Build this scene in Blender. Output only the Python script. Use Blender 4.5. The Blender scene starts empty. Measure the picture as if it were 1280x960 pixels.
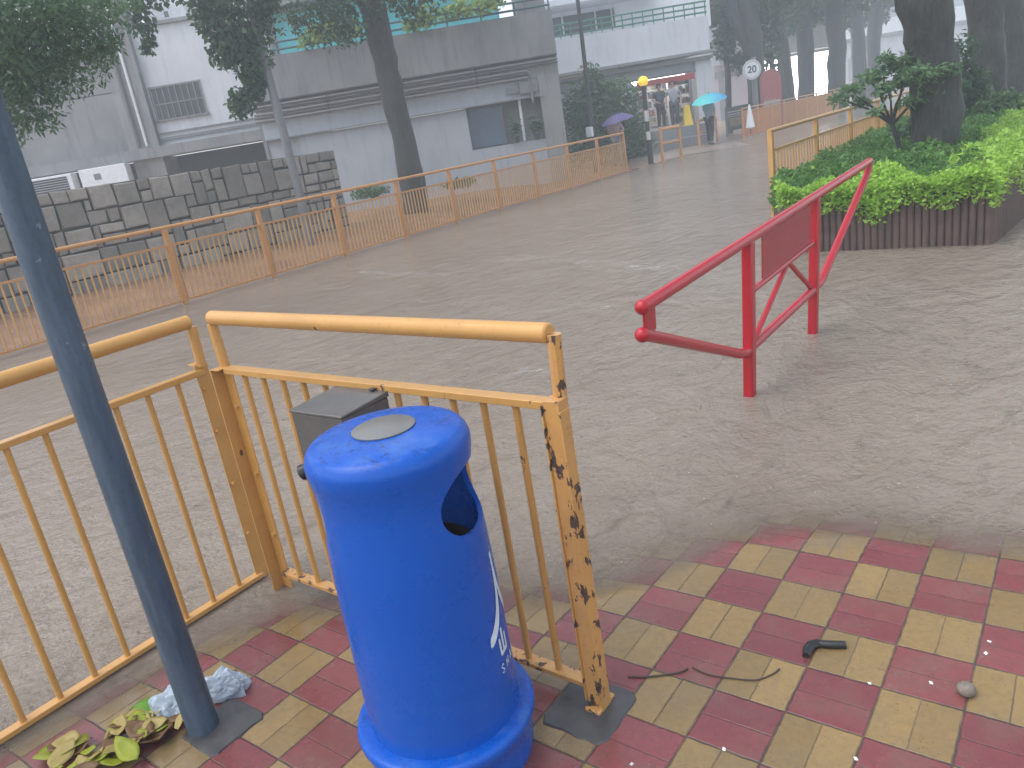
import bpy, bmesh, math, random
import numpy as np
from mathutils import Vector, Matrix
random.seed(7); rng = np.random.default_rng(7)
SC = bpy.context.scene; COL = SC.collection
rad = math.radians; PI = math.pi

# ------------------------------------------------------------------ camera, sky, sun, exposure
F_PX, PITCH, ROLL, YAW, CAM_H = 955.4, .3130, .1643, -.6829, 1.6027
def _camrot():
    cp, sp = math.cos(PITCH), math.sin(PITCH)
    A = np.array([[1,0,0],[0,-sp,-cp],[0,cp,-sp]])
    cr, sr = math.cos(ROLL), math.sin(ROLL)
    B = np.array([[cr,sr,0],[-sr,cr,0],[0,0,1]])
    cy, sy = math.cos(YAW), math.sin(YAW)
    C = np.array([[cy,-sy,0],[sy,cy,0],[0,0,1]])
    return B @ A @ C
CR = _camrot()
cam = bpy.data.cameras.new('camera'); camo = bpy.data.objects.new('camera', cam); COL.objects.link(camo)
cam.sensor_width = 36.0; cam.lens = F_PX/1280*36.0; cam.clip_start = .05; cam.clip_end = 1500
m = Matrix.Identity(4)
for i in range(3):
    m[i][0], m[i][1], m[i][2] = CR[0][i], -CR[1][i], -CR[2][i]
m.translation = (0, 0, CAM_H); camo.matrix_world = m
SC.camera = camo

world = bpy.data.worlds.new('World'); SC.world = world; world.use_nodes = True
wn = world.node_tree; bgn = wn.nodes['Background']
sky = wn.nodes.new('ShaderNodeTexSky'); sky.sky_type = 'NISHITA'; sky.sun_disc = False
SUN_EL, SUN_AZ = 62, 215
sky.sun_elevation = rad(SUN_EL); sky.sun_rotation = rad(SUN_AZ)
sky.air_density = 1.0; sky.dust_density = 2.0; sky.ozone_density = 1.5
hs = wn.nodes.new('ShaderNodeHueSaturation'); hs.inputs['Saturation'].default_value = .42
wn.links.new(sky.outputs[0], hs.inputs['Color']); wn.links.new(hs.outputs[0], bgn.inputs['Color'])
bgn.inputs['Strength'].default_value = .14
sun = bpy.data.lights.new('sun', 'SUN'); suno = bpy.data.objects.new('sun', sun); COL.objects.link(suno)
sun.energy = .6; sun.angle = rad(60); sun.color = (1, .98, .95)
az, el = rad(SUN_AZ), rad(SUN_EL)
sdir = Vector((math.sin(az)*math.cos(el), math.cos(az)*math.cos(el), math.sin(el)))
suno.rotation_euler = sdir.to_track_quat('Z', 'Y').to_euler()
SC.view_settings.view_transform = 'Standard'; SC.view_settings.look = 'None'
SC.view_settings.exposure = 1.3; SC.view_settings.gamma = 1.0; SC.view_settings.use_curve_mapping = False
SC.cycles.use_denoising = True
SC.cycles.max_bounces = 8; SC.cycles.transparent_max_bounces = 12; SC.cycles.volume_bounces = 2
SC.cycles.sample_clamp_indirect = 4.0

# ------------------------------------------------------------------ layout helpers
NV = np.array([CR[2][0], CR[2][1]]); NV /= np.hypot(*NV); EV = np.array([NV[1], -NV[0]])   # street frame: depth and across
ROTF = math.atan2(EV[1], EV[0])
def ray(px, py): return CR.T @ np.array([(px-640)/F_PX, (py-480)/F_PX, 1.0])
def ground(px, py, z=0.0):
    d = ray(px, py); t = (z-CAM_H)/d[2]; return np.array([0,0,CAM_H]) + t*d
def at(px, py, D):
    d = ray(px, py); t = D/(d[:2] @ NV); return np.array([0,0,CAM_H]) + t*d
def fw(s, D, z=0.0):
    P = EV*s + NV*D; return Vector((P[0], P[1], z))

# ------------------------------------------------------------------ object helpers
def tag(o, label=None, cat=None, group=None, kind=None):
    if label: o['label'] = label
    if cat: o['category'] = cat
    if group: o['group'] = group
    if kind: o['kind'] = kind
    return o
def thing(name, label, cat, loc=(0,0,0), rz=0.0, group=None):
    o = bpy.data.objects.new(name, None); COL.objects.link(o); o.empty_display_size = .1
    o.location = loc; o.rotation_euler = (0, 0, rz)
    return tag(o, label, cat, group)
def copy_tree(o, parent=None):
    c = o.copy(); COL.objects.link(c)
    if parent is not None: c.parent = parent
    for ch in list(o.children): copy_tree(ch, c)
    return c
class MB:
    def __init__(s): s.v = []; s.f = []; s.mi = []
    def add(s, vs, fs, mi=0):
        b = len(s.v); s.v += [tuple(map(float, p)) for p in vs]
        s.f += [tuple(b+i for i in q) for q in fs]; s.mi += [mi]*len(fs); return s
    def box(s, x0, x1, y0, y1, z0, z1, mi=0):
        return s.add([(x0,y0,z0),(x1,y0,z0),(x1,y1,z0),(x0,y1,z0),(x0,y0,z1),(x1,y0,z1),(x1,y1,z1),(x0,y1,z1)],
                     [(3,2,1,0),(4,5,6,7),(0,1,5,4),(1,2,6,5),(2,3,7,6),(3,0,4,7)], mi)
    def bar(s, a, b, w, h, up=(0,0,1), mi=0):
        a, b = Vector(a), Vector(b); d = (b-a).normalized(); up = Vector(up)
        sx = d.cross(up)
        if sx.length < 1e-4: sx = d.cross(Vector((0,1,0)))
        sx.normalize(); sz = sx.cross(d).normalized(); vs = []
        for p in (a, b):
            for i, j in ((-1,-1),(1,-1),(1,1),(-1,1)): vs.append(p + sx*i*w/2 + sz*j*h/2)
        return s.add(vs, [(0,1,2,3),(7,6,5,4),(0,4,5,1),(1,5,6,2),(2,6,7,3),(3,7,4,0)], mi)
    def tube(s, pts, r, seg=12, caps=True, jit=0.0, mi=0):
        pts = [Vector(p) for p in pts]; n = len(pts)
        rs = list(r) if hasattr(r, '__len__') else [r]*n
        vs = []; prev = None
        for i, p in enumerate(pts):
            d = (pts[min(i+1, n-1)] - pts[max(i-1, 0)]).normalized()
            if prev is None:
                u = d.cross(Vector((0,0,1)))
                if u.length < 1e-3: u = d.cross(Vector((0,1,0)))
            else: u = prev - d*prev.dot(d)
            u.normalize(); prev = u; w = d.cross(u)
            for k in range(seg):
                a = 2*PI*k/seg; rr = rs[i]*(1 + (random.uniform(-jit, jit) if jit else 0))
                vs.append(p + (u*math.cos(a) + w*math.sin(a))*rr)
        fs = [(i*seg+k, i*seg+(k+1) % seg, (i+1)*seg+(k+1) % seg, (i+1)*seg+k) for i in range(n-1) for k in range(seg)]
        if caps: fs += [tuple(range(seg))[::-1], tuple((n-1)*seg+k for k in range(seg))]
        return s.add(vs, fs, mi)
    def lathe(s, prof, seg=48, c=(0,0,0), mi=0, close=False):
        n = len(prof); vs = [(c[0]+q[0]*math.cos(2*PI*k/seg), c[1]+q[0]*math.sin(2*PI*k/seg), c[2]+q[1]) for q in prof for k in range(seg)]
        fs = [(i*seg+k, i*seg+(k+1) % seg, (i+1)*seg+(k+1) % seg, (i+1)*seg+k) for i in range(n-1) for k in range(seg)]
        if close: fs += [((n-1)*seg+k, (n-1)*seg+(k+1) % seg, (k+1) % seg, k) for k in range(seg)]
        else:
            if prof[0][0] > 1e-6: fs.append(tuple(range(seg))[::-1])
            if prof[-1][0] > 1e-6: fs.append(tuple((n-1)*seg+k for k in range(seg)))
        return s.add(vs, fs, mi)
    def ball(s, c, r, seg=16, rings=10, sc=(1,1,1), mi=0):
        vs = [(c[0], c[1], c[2]-r*sc[2])]
        for i in range(1, rings):
            t = -PI/2 + PI*i/rings
            for k in range(seg):
                a = 2*PI*k/seg
                vs.append((c[0]+r*sc[0]*math.cos(t)*math.cos(a), c[1]+r*sc[1]*math.cos(t)*math.sin(a), c[2]+r*sc[2]*math.sin(t)))
        vs.append((c[0], c[1], c[2]+r*sc[2])); L = len(vs)-1
        fs = [(0, 1+(k+1) % seg, 1+k) for k in range(seg)]
        fs += [(1+i*seg+k, 1+i*seg+(k+1) % seg, 1+(i+1)*seg+(k+1) % seg, 1+(i+1)*seg+k) for i in range(rings-2) for k in range(seg)]
        b = 1+(rings-2)*seg; fs += [(b+k, b+(k+1) % seg, L) for k in range(seg)]
        return s.add(vs, fs, mi)
    def build(s, name, mat, parent=None, smooth=True, bevel=0, loc=None, angle=35):
        me = bpy.data.meshes.new(name); me.from_pydata(s.v, [], s.f)
        mats = mat if isinstance(mat, (list, tuple)) else [mat]
        for q in mats: me.materials.append(q)
        if len(mats) > 1: me.polygons.foreach_set('material_index', s.mi)
        if smooth:
            me.polygons.foreach_set('use_smooth', [True]*len(s.f)); me.set_sharp_from_angle(angle=rad(angle))
        me.update()
        o = bpy.data.objects.new(name, me); COL.objects.link(o)
        if parent is not None: o.parent = parent
        if loc is not None: o.location = loc
        if bevel:
            b = o.modifiers.new('bevel', 'BEVEL'); b.width = bevel; b.segments = 2; b.limit_method = 'ANGLE'; b.angle_limit = rad(40)
        return o

# ------------------------------------------------------------------ material helpers
class NT:
    def __init__(s, name):
        s.mat = bpy.data.materials.new(name); s.mat.use_nodes = True
        s.t = s.mat.node_tree; s.p = s.t.nodes['Principled BSDF']; s.out = s.t.nodes['Material Output']
    def node(s, typ, **kw):
        n = s.t.nodes.new(typ)
        for k, v in kw.items(): setattr(n, k, v)
        return n
    def put(s, sock, v):
        if isinstance(v, bpy.types.NodeSocket): s.t.links.new(v, sock)
        elif v is not None:
            if isinstance(v, tuple) and len(v) == 3 and sock.type == 'RGBA': v = (*v, 1)
            sock.default_value = v
    def m(s, op, a, b=None, c=None, clamp=False):
        n = s.node('ShaderNodeMath', operation=op); n.use_clamp = clamp
        for i, x in enumerate((a, b, c)):
            if x is not None: s.put(n.inputs[i], x)
        return n.outputs[0]
    def mix(s, f, a, b, blend='MIX'):
        n = s.node('ShaderNodeMix', data_type='RGBA', blend_type=blend); n.clamp_factor = True
        s.put(n.inputs['Factor'], f); s.put(n.inputs['A'], a) if False else None
        s.put(n.inputs[0], f); s.put(n.inputs[6], a); s.put(n.inputs[7], b); return n.outputs[2]
    def pos(s): return s.node('ShaderNodeNewGeometry').outputs['Position']
    def obj(s): return s.node('ShaderNodeTexCoord').outputs['Object']
    def sep(s, v):
        n = s.node('ShaderNodeSeparateXYZ'); s.put(n.inputs[0], v); return n.outputs
    def comb(s, x, y, z=0.0):
        n = s.node('ShaderNodeCombineXYZ')
        for i, q in enumerate((x, y, z)): s.put(n.inputs[i], q)
        return n.outputs[0]
    def scale(s, v, k):
        n = s.node('ShaderNodeMapping'); s.put(n.inputs['Vector'], v); n.inputs['Scale'].default_value = k; return n.outputs[0]
    def noise(s, v, sc, det=4, rough=.55, dist=0.0):
        n = s.node('ShaderNodeTexNoise'); s.put(n.inputs['Vector'], v); n.inputs['Scale'].default_value = sc
        n.inputs['Detail'].default_value = det; n.inputs['Roughness'].default_value = rough; n.inputs['Distortion'].default_value = dist
        return n.outputs[0]
    def vor(s, v, sc, feature='F1', out=0, rand=1.0):
        n = s.node('ShaderNodeTexVoronoi', feature=feature); s.put(n.inputs['Vector'], v); n.inputs['Scale'].default_value = sc
        n.inputs['Randomness'].default_value = rand; return n.outputs[out]
    def white(s, v):
        n = s.node('ShaderNodeTexWhiteNoise', noise_dimensions='3D'); s.put(n.inputs['Vector'], v); return n.outputs[0]
    def ramp(s, x, lo, hi):
        n = s.node('ShaderNodeMapRange'); n.clamp = True; s.put(n.inputs[0], x); n.inputs[1].default_value = lo; n.inputs[2].default_value = hi; return n.outputs[0]
    def bump(s, hgt, strength=.3, dist=.01, normal=None):
        n = s.node('ShaderNodeBump'); s.put(n.inputs['Height'], hgt); s.put(n.inputs['Strength'], strength); n.inputs['Distance'].default_value = dist
        if normal is not None: s.put(n.inputs['Normal'], normal)
        return n.outputs[0]
    def set(s, **kw):
        names = dict(col='Base Color', rough='Roughness', metal='Metallic', nrm='Normal', spec='Specular IOR Level', ior='IOR', alpha='Alpha', coat='Coat Weight',
                     coat_r='Coat Roughness', em='Emission Color', es='Emission Strength', trans='Transmission Weight')
        for k, v in kw.items(): s.put(s.p.inputs[names[k]], v)
        return s.mat
def rough_mat(name, c1, c2, sc=3.0, rough=.6, bump=.2, bsc=40, spec=.5, streak=0.0, dist=.004):
    n = NT(name); P = n.pos(); a = n.noise(P, sc, 5, .6)
    col = n.mix(n.ramp(a, .3, .7), c1, c2)
    if streak:
        st = n.noise(n.scale(P, (3.0, 3.0, .35)), 2.2, 5, .65)
        col = n.mix(n.m('MULTIPLY', n.ramp(st, .5, .78), streak), col, tuple(x*.35 for x in c1))
    b = n.noise(P, bsc, 4, .6)
    return n.set(col=col, rough=n.m('ADD', rough-.1, n.m('MULTIPLY', a, .2)), nrm=n.bump(b, bump, dist), spec=spec)
def plain(name, col, rough=.5, metal=0, spec=.5):
    n = NT(name); a = n.noise(n.pos(), 9, 4, .6)
    return n.set(col=n.mix(n.ramp(a, .25, .75), tuple(x*.86 for x in col), tuple(min(1, x*1.1) for x in col)), rough=rough, metal=metal, spec=spec)
def glow(name, col, strength):
    n = NT(name); return n.set(col=col, em=col, es=strength)
def paint_mat(name, c, chips=.0, rough=.32, dirt=.25, under=(.035,.035,.038), chip_sc=14):
    n = NT(name); P = n.pos()
    a = n.noise(P, 7, 5, .6); col = n.mix(n.m('MULTIPLY', n.ramp(a, .35, .8), dirt), c, tuple(x*.62 for x in c))
    fine = n.noise(P, 60, 3, .6); col = n.mix(n.m('MULTIPLY', n.ramp(fine, .55, .75), dirt*.6), col, tuple(x*.45 for x in c))
    k = n.noise(n.scale(P, (1, 1, .55)), chip_sc, 6, .62, .4); mask = n.ramp(k, .72-chips, .735-chips)
    rust = n.mix(n.ramp(n.noise(P, 90, 3), .4, .6), under, (.12,.055,.03)); col = n.mix(mask, col, rust)
    wob = n.noise(P, 25, 3)
    return n.set(col=col, rough=n.m('ADD', rough, n.m('MULTIPLY', mask, .35)), nrm=n.bump(n.m('SUBTRACT', n.m('MULTIPLY', wob, .3), mask), .35, .002))
def leaf_mat(name, c1, c2, rough=.4, trans=.35):
    n = NT(name); g = n.node('ShaderNodeNewGeometry').outputs['Random Per Island']
    big = n.noise(n.pos(), 1.3, 2)
    col = n.mix(n.m('ADD', n.m('MULTIPLY', g, .75), n.m('MULTIPLY', n.ramp(big, .35, .65), .25)), c1, c2)
    n.set(col=col, rough=rough, spec=.35)
    t = n.node('ShaderNodeBsdfTranslucent'); n.put(t.inputs[0], n.mix(.5, col, tuple(min(1, x*1.3) for x in c2)))
    mx = n.node('ShaderNodeMixShader'); mx.inputs[0].default_value = trans
    n.t.links.new(n.p.outputs[0], mx.inputs[1]); n.t.links.new(t.outputs[0], mx.inputs[2]); n.t.links.new(mx.outputs[0], n.out.inputs[0])
    return n.mat

M = {}
M['yellow'] = paint_mat('yellow_paint', (.58,.31,.09), .03, dirt=.45)
M['yellow_chipped'] = paint_mat('yellow_paint_chipped', (.58,.31,.10), .155, dirt=.55, chip_sc=26)
M['yellow_far'] = paint_mat('yellow_paint_far', (.56,.27,.09), .0, dirt=.35)
M['bar_far'] = paint_mat('tan_paint_far', (.58,.33,.12), .0, dirt=.3)
M['orange_far'] = paint_mat('orange_paint_far', (.58,.26,.09), .0, dirt=.35)
M['red'] = paint_mat('red_paint', (.42,.009,.020), .0, rough=.25, dirt=.3)
M['red_panel'] = paint_mat('red_panel_paint', (.36,.03,.035), .0, rough=.4, dirt=.3)
M['pole'] = paint_mat('blue_grey_paint', (.075,.12,.18), .03, rough=.42, dirt=.6, under=(.02,.03,.05), chip_sc=22)
def pole_mat():
    n = NT('blue_grey_pole_paint'); P = n.obj(); a = n.noise(n.scale(P, (9,9,1.1)), 4, 6, .65); f = n.noise(P, 55, 4, .65)
    col = n.mix(n.ramp(a, .32, .7), (.036,.060,.090), (.080,.120,.170)); col = n.mix(n.m('MULTIPLY', n.ramp(f, .55, .72), .5), col, (.03,.042,.06))
    k = n.ramp(n.noise(P, 16, 5, .65), .665, .68); col = n.mix(k, col, (.17,.20,.24))
    return n.set(col=col, rough=n.m('ADD', .25, n.m('MULTIPLY', a, .35)), nrm=n.bump(n.m('ADD', f, n.m('MULTIPLY', a, 1.5)), .35, .004))
M['pole'] = pole_mat()
M['steel'] = paint_mat('grey_steel', (.115,.108,.102), .0, rough=.25, dirt=.6)
M['dark_metal'] = plain('dark_metal', (.035,.04,.042), .45)
M['black_plastic'] = plain('black_plastic', (.012,.012,.013), .35)
M['concrete'] = rough_mat('grey_concrete', (.20,.205,.205), (.28,.285,.285), .8, .7, .3, 30, streak=.55)
M['concrete_dark'] = rough_mat('dark_concrete', (.17,.175,.18), (.25,.255,.26), .8, .7, .3, 30, streak=.5)
M['white_wall'] = rough_mat('pale_painted_wall', (.50,.52,.55), (.60,.62,.65), .7, .6, .15, 30, streak=.28)
M['pale_wall'] = rough_mat('greyish_painted_wall', (.31,.335,.375), (.38,.405,.44), .7, .6, .15, 30, streak=.3)
M['bright_wall'] = rough_mat('white_painted_wall', (.66,.68,.7), (.76,.78,.8), .7, .6, .1, 30, streak=.15)
M['pink_wall'] = rough_mat('pinkish_wall', (.42,.36,.40), (.5,.44,.47), .7, .6, .1, 30)
M['teal'] = plain('teal_paint', (.04,.10,.11), .4)
M['green_rail'] = plain('green_paint', (.03,.16,.11), .4)
M['turquoise'] = plain('turquoise_panel', (.10,.56,.60), .4)
M['pipe'] = plain('grey_pipe', (.17,.17,.18), .4)
M['pipe_dark'] = plain('dark_pipe', (.06,.06,.065), .45)
M['window'] = plain('dark_window_glass', (.03,.035,.042), .15)
M['blue_panel'] = plain('blue_grey_board', (.09,.13,.19), .35)
M['bark'] = None
M['recess_shade'] = plain('dark_recess_shade', (.05,.055,.06), .8)  # near-black wall colour, painting in the shade of the recess under the ledge
M['white_metal'] = plain('white_enamel', (.7,.72,.74), .35)
M['mud'] = rough_mat('wet_brown_soil', (.17,.092,.05), (.31,.17,.095), 2.2, .55, .6, 18, dist=.03)
M['dark_soil'] = rough_mat('dark_planter_soil', (.02,.018,.012), (.04,.035,.022), 3, .7, .5, 30)
M['paving'] = rough_mat('orange_brown_paving', (.26,.17,.12), (.34,.23,.17), 1.5, .3, .2, 12)
M['ramp'] = rough_mat('pale_pinkish_paving', (.24,.19,.165), (.32,.255,.22), 1.5, .3, .2, 12)
M['skin'] = plain('skin', (.42,.25,.18), .5)
M['hair'] = plain('dark_hair', (.012,.011,.011), .5)

def bark_mat():
    n = NT('wet_bark'); P = n.pos(); a = n.noise(n.scale(P, (6, 6, 1.2)), 3.5, 6, .65, .3)
    b = n.noise(P, 1.1, 4)
    col = n.mix(n.ramp(a, .3, .7), (.011,.012,.012), (.045,.046,.043)); col = n.mix(n.m('MULTIPLY', n.ramp(b, .5, .75), .5), col, (.05,.06,.042))
    pk = n.noise(n.scale(P, (1,1,.6)), 4.5, 5, .7); col = n.mix(n.m('MULTIPLY', n.ramp(pk, .55, .7), .5), col, (.085,.085,.078))
    return n.set(col=col, rough=.5, nrm=n.bump(n.m('ADD', a, n.m('MULTIPLY', pk, .6)), 1.0, .06))
M['bark'] = bark_mat()

def tile_mat():
    n = NT('checker_paving_bricks'); P = n.pos(); x, y, z = n.sep(P)
    u = n.m('DIVIDE', n.m('ADD', x, 1.0013+20), .2); v = n.m('DIVIDE', n.m('ADD', y, 20-1.8735), .2)
    wob = n.m('MULTIPLY', n.m('SUBTRACT', n.noise(P, 30, 3), .5), .035)
    u = n.m('ADD', u, wob); v = n.m('ADD', v, wob)
    cu, cv = n.m('FLOOR', u), n.m('FLOOR', v); fu, fv = n.m('SUBTRACT', u, cu), n.m('SUBTRACT', v, cv)
    par = n.m('FLOORED_MODULO', n.m('ADD', cu, cv), 2.0)          # 0 yellow, 1 red
    def edge(f): return n.m('MINIMUM', f, n.m('SUBTRACT', 1.0, f))
    e0 = n.m('MINIMUM', edge(fu), edge(fv))
    hu, hv = n.m('ABSOLUTE', n.m('SUBTRACT', fu, .5)), n.m('ABSOLUTE', n.m('SUBTRACT', fv, .5))
    half = n.m('ADD', n.m('MULTIPLY', n.m('SUBTRACT', 1.0, par), hu), n.m('MULTIPLY', par, hv))
    side = n.m('ADD', n.m('MULTIPLY', n.m('SUBTRACT', 1.0, par), n.m('GREATER_THAN', fu, .5)), n.m('MULTIPLY', par, n.m('GREATER_THAN', fv, .5)))
    rid = n.white(n.comb(cu, cv, side)); rid2 = n.white(n.comb(cv, side, cu))
    jn = n.m('MAXIMUM', n.m('SUBTRACT', 1.0, n.ramp(e0, .009, .024)), n.m('MULTIPLY', n.m('SUBTRACT', 1.0, n.ramp(half, .005, .016)), n.m('ADD', .35, n.m('MULTIPLY', rid2, .65))))
    yel = n.mix(rid, (.215,.143,.055), (.30,.197,.075)); red = n.mix(rid, (.175,.040,.045), (.235,.058,.060))
    col = n.mix(par, yel, red)
    mot = n.noise(P, 46, 5, .75); col = n.mix(n.m('MULTIPLY', n.ramp(mot, .42, .7), .45), col, n.mix(par, (.12,.085,.045), (.085,.032,.035)))
    st = n.noise(P, 5, 6, .65); col = n.mix(n.m('MULTIPLY', n.ramp(st, .45, .75), .45), col, (.16,.125,.085))
    gr = n.noise(P, 160, 3, .7); col = n.mix(n.m('MULTIPLY', n.ramp(gr, .5, .8), .35), col, (.09,.06,.045))
    lt = n.noise(n.scale(P, (1, 1, 1)), 22, 5, .7); col = n.mix(n.m('MULTIPLY', n.ramp(lt, .62, .75), .35), col, (.32,.26,.19))
    sp = n.vor(P, 75); col = n.mix(n.m('MULTIPLY', n.m('LESS_THAN', sp, .13), n.m('GREATER_THAN', n.noise(P, 9, 2), .55)), col, (.04,.03,.025))
    col = n.mix(n.m('MULTIPLY', jn, n.m('ADD', .5, n.m('MULTIPLY', n.ramp(n.noise(P, 14, 3), .35, .6), .4))), col, (.045,.035,.03))
    wet = n.noise(P, 3.2, 4, .6)
    hgt = n.m('SUBTRACT', n.m('ADD', n.m('MULTIPLY', gr, .12), n.m('MULTIPLY', rid2, .25)), jn)
    return n.set(col=col, rough=n.m('ADD', .14, n.m('MULTIPLY', n.ramp(wet, .35, .65), .34)), nrm=n.bump(hgt, .55, .0035), spec=.5)
M['tiles'] = tile_mat()

def water_mat():
    n = NT('muddy_flood_water'); P = n.pos()
    big = n.noise(P, .35, 4, .6, .6); mid = n.noise(P, 3.2, 5, .65, .8)
    col = n.mix(n.ramp(big, .3, .7), (.205,.168,.130), (.265,.222,.178)); col = n.mix(n.m('MULTIPLY', n.ramp(mid, .45, .75), .5), col, (.275,.238,.195))
    dk = n.noise(n.scale(P, (1.0, .45, 1)), 5.5, 6, .72, .5); col = n.mix(n.m('MULTIPLY', n.ramp(dk, .56, .78), .6), col, (.060,.048,.040))
    sp1 = n.noise(P, 34, 4, .7, .4); col = n.mix(n.m('MULTIPLY', n.ramp(sp1, .52, .70), .28), col, (.10,.08,.066)); col = n.mix(n.m('MULTIPLY', n.ramp(sp1, .46, .30), .25), col, (.30,.265,.24))
    r1 = n.noise(n.scale(P, (1.0, .7, 1)), 7, 5, .6, .5); r2 = n.noise(P, 26, 4, .65, .3)
    r0 = n.noise(n.scale(P, (1.0, .55, 1)), 2.6, 4, .55, .9)
    def rings(sc, freq, off):
        d = n.vor(n.scale(P, (1, 1, 0)), sc)
        return n.m('MULTIPLY', n.m('SINE', n.m('MULTIPLY', d, freq)), n.m('SUBTRACT', 1.0, n.ramp(d, .05, .42)))
    hgt = n.m('ADD', n.m('ADD', n.m('ADD', n.m('MULTIPLY', r0, 3.4), n.m('MULTIPLY', r1, 1.9)), n.m('MULTIPLY', r2, .55)), n.m('ADD', n.m('MULTIPLY', rings(6, 38, 0), .11), n.m('MULTIPLY', rings(15, 26, 0), .09)))
    nrm = n.bump(hgt, .7, .026)
    dots = n.vor(n.scale(P, (1, 1, 0)), 21); dm = n.m('MULTIPLY', n.m('LESS_THAN', n.m('ADD', dots, n.m('MULTIPLY', n.m('SUBTRACT', n.noise(P, 90, 3), .5), .22)), .07), n.m('GREATER_THAN', n.noise(P, 5, 2), .47))
    col = n.mix(n.m('MULTIPLY', dm, .55), col, (.6,.58,.55))
    n.set(col=col, rough=.13, ior=1.33, nrm=nrm, spec=.5)
    a = n.node('ShaderNodeAttribute', attribute_name='depth').outputs['Fac']
    dep = n.m('ADD', a, n.m('MULTIPLY', n.m('SUBTRACT', n.noise(P, 4.5, 5, .65), .5), .030))
    fac = n.m('SUBTRACT', 1.0, n.m('POWER', 2.718, n.m('MULTIPLY', n.m('MAXIMUM', dep, 0.0), -48.0)))
    tr = n.node('ShaderNodeBsdfTransparent'); mx = n.node('ShaderNodeMixShader')
    n.put(mx.inputs[0], fac); n.t.links.new(tr.outputs[0], mx.inputs[1]); n.t.links.new(n.p.outputs[0], mx.inputs[2]); n.t.links.new(mx.outputs[0], n.out.inputs[0])
    return n.mat
M['water'] = water_mat()

# ------------------------------------------------------------------ setting: ground, pavement, flood water, banks
def sheet(name, pts, z, mat, kind='structure'):
    b = MB(); b.add([(p[0], p[1], p[2] if len(p) > 2 else z) for p in pts], [tuple(range(len(pts)))])
    return tag(b.build(name, mat, smooth=False), kind=kind)
M['ground'] = rough_mat('distant_wet_ground', (.16,.14,.12), (.2,.18,.16), .2, .5, .2, 6)
sheet('ground', [(-400,-400),(400,-400),(400,400),(-400,400)], -.45, M['ground'])
SHORE = [(-2.75,-6),(-2.70,-.6),(-2.63,.31),(-2.50,.8),(-2.44,1.10),(-2.36,1.30),(-2.16,1.45),(-1.87,1.68),(-1.59,1.74),(-1.41,1.80),(-1.30,1.94),(-1.19,2.08),(-1.10,2.26),(-1.0,2.42),(-.85,2.56),(-.57,2.62),(-.31,2.64),(-.1,2.68),(.5,2.75),(2,2.9),(8,3.1)]
def shore_dist(X, Y):
    S = np.array(SHORE); best = np.full(X.shape, 1e9); sign = np.ones(X.shape)
    for a, b in zip(S[:-1], S[1:]):
        d = b-a; L2 = d@d; t = np.clip(((X-a[0])*d[0]+(Y-a[1])*d[1])/L2, 0, 1)
        qx, qy = X-(a[0]+t*d[0]), Y-(a[1]+t*d[1]); dist = np.hypot(qx, qy); cr = d[0]*(Y-a[1])-d[1]*(X-a[0])
        upd = dist < best-1e-9; sign = np.where(upd, np.sign(cr), sign); best = np.where(upd, dist, best)
    return best*sign                                     # positive on the water side
def bed_depth(X, Y):
    d = shore_dist(X, Y); return np.where(d > 0, np.minimum(.13*d, .30), .02*np.maximum(d, -.6))
def grid(name, xs, ys, zf, mat, depth=False):
    X, Y = np.meshgrid(xs, ys); Z = zf(X, Y); n, k = X.shape
    me = bpy.data.meshes.new(name); idx = np.arange(n*k).reshape(n, k)
    q = np.stack([idx[:-1,:-1], idx[:-1,1:], idx[1:,1:], idx[1:,:-1]], -1).reshape(-1, 4)
    me.from_pydata(np.stack([X, Y, Z], -1).reshape(-1, 3).tolist(), [], q.tolist()); me.materials.append(mat)
    me.polygons.foreach_set('use_smooth', [True]*len(q))
    if depth:
        at_ = me.attributes.new('depth', 'FLOAT', 'POINT'); at_.data.foreach_set('value', bed_depth(X, Y).ravel().astype('f'))
    o = bpy.data.objects.new(name, me); COL.objects.link(o); return tag(o, kind='structure')
def steps(*segs):
    out = []
    for a, b, s in segs: out += list(np.arange(a, b, s))
    return np.array(out + [segs[-1][1]])
grid('pavement', steps((-4.2,-3,.15),(-3,.6,.04),(.6,6,.3)), steps((-6,0,.3),(0,3.6,.04),(3.6,5,.2)), lambda X, Y: -np.maximum(bed_depth(X, Y), -.003), M['tiles'])
grid('flood_water', steps((-11.15,-4,.6),(-4,-3,.1),(-3,.6,.04),(.6,3,.2),(3,60,6)), steps((-30,-6,4),(-6,0,.4),(0,3.4,.04),(3.4,6,.2),(6,150,6)),
     lambda X, Y: .001+0*X, M['water'], True)
bank = MB()
ysb = np.linspace(-14, 21.4, 90)
xsb = [-11.16,-11.5,-12,-12.5,-13,-13.5,-20,-34]; zb = [-.12,.03,.09,.16,.2,.23,.26,.3]
vs = [(x, y, z + (0 if x < -13.2 or i == 0 else random.uniform(-.03,.05))) for y in ysb for i, (x, z) in enumerate(zip(xsb, zb))]
k = len(xsb); bank.add(vs, [(j*k+i+1, j*k+i, (j+1)*k+i, (j+1)*k+i+1) for j in range(len(ysb)-1) for i in range(k-1)])
tag(bank.build('soil_bank', M['mud']), kind='structure')
pv = MB(); pv.box(-40, -11.16, 21.4, 120, -.4, .03); tag(pv.build('side_paving', M['paving'], smooth=False), kind='structure')
M['cement'] = rough_mat('dark_cement_patch', (.04,.042,.044), (.085,.086,.086), 14, .45, .5, 60)
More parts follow.
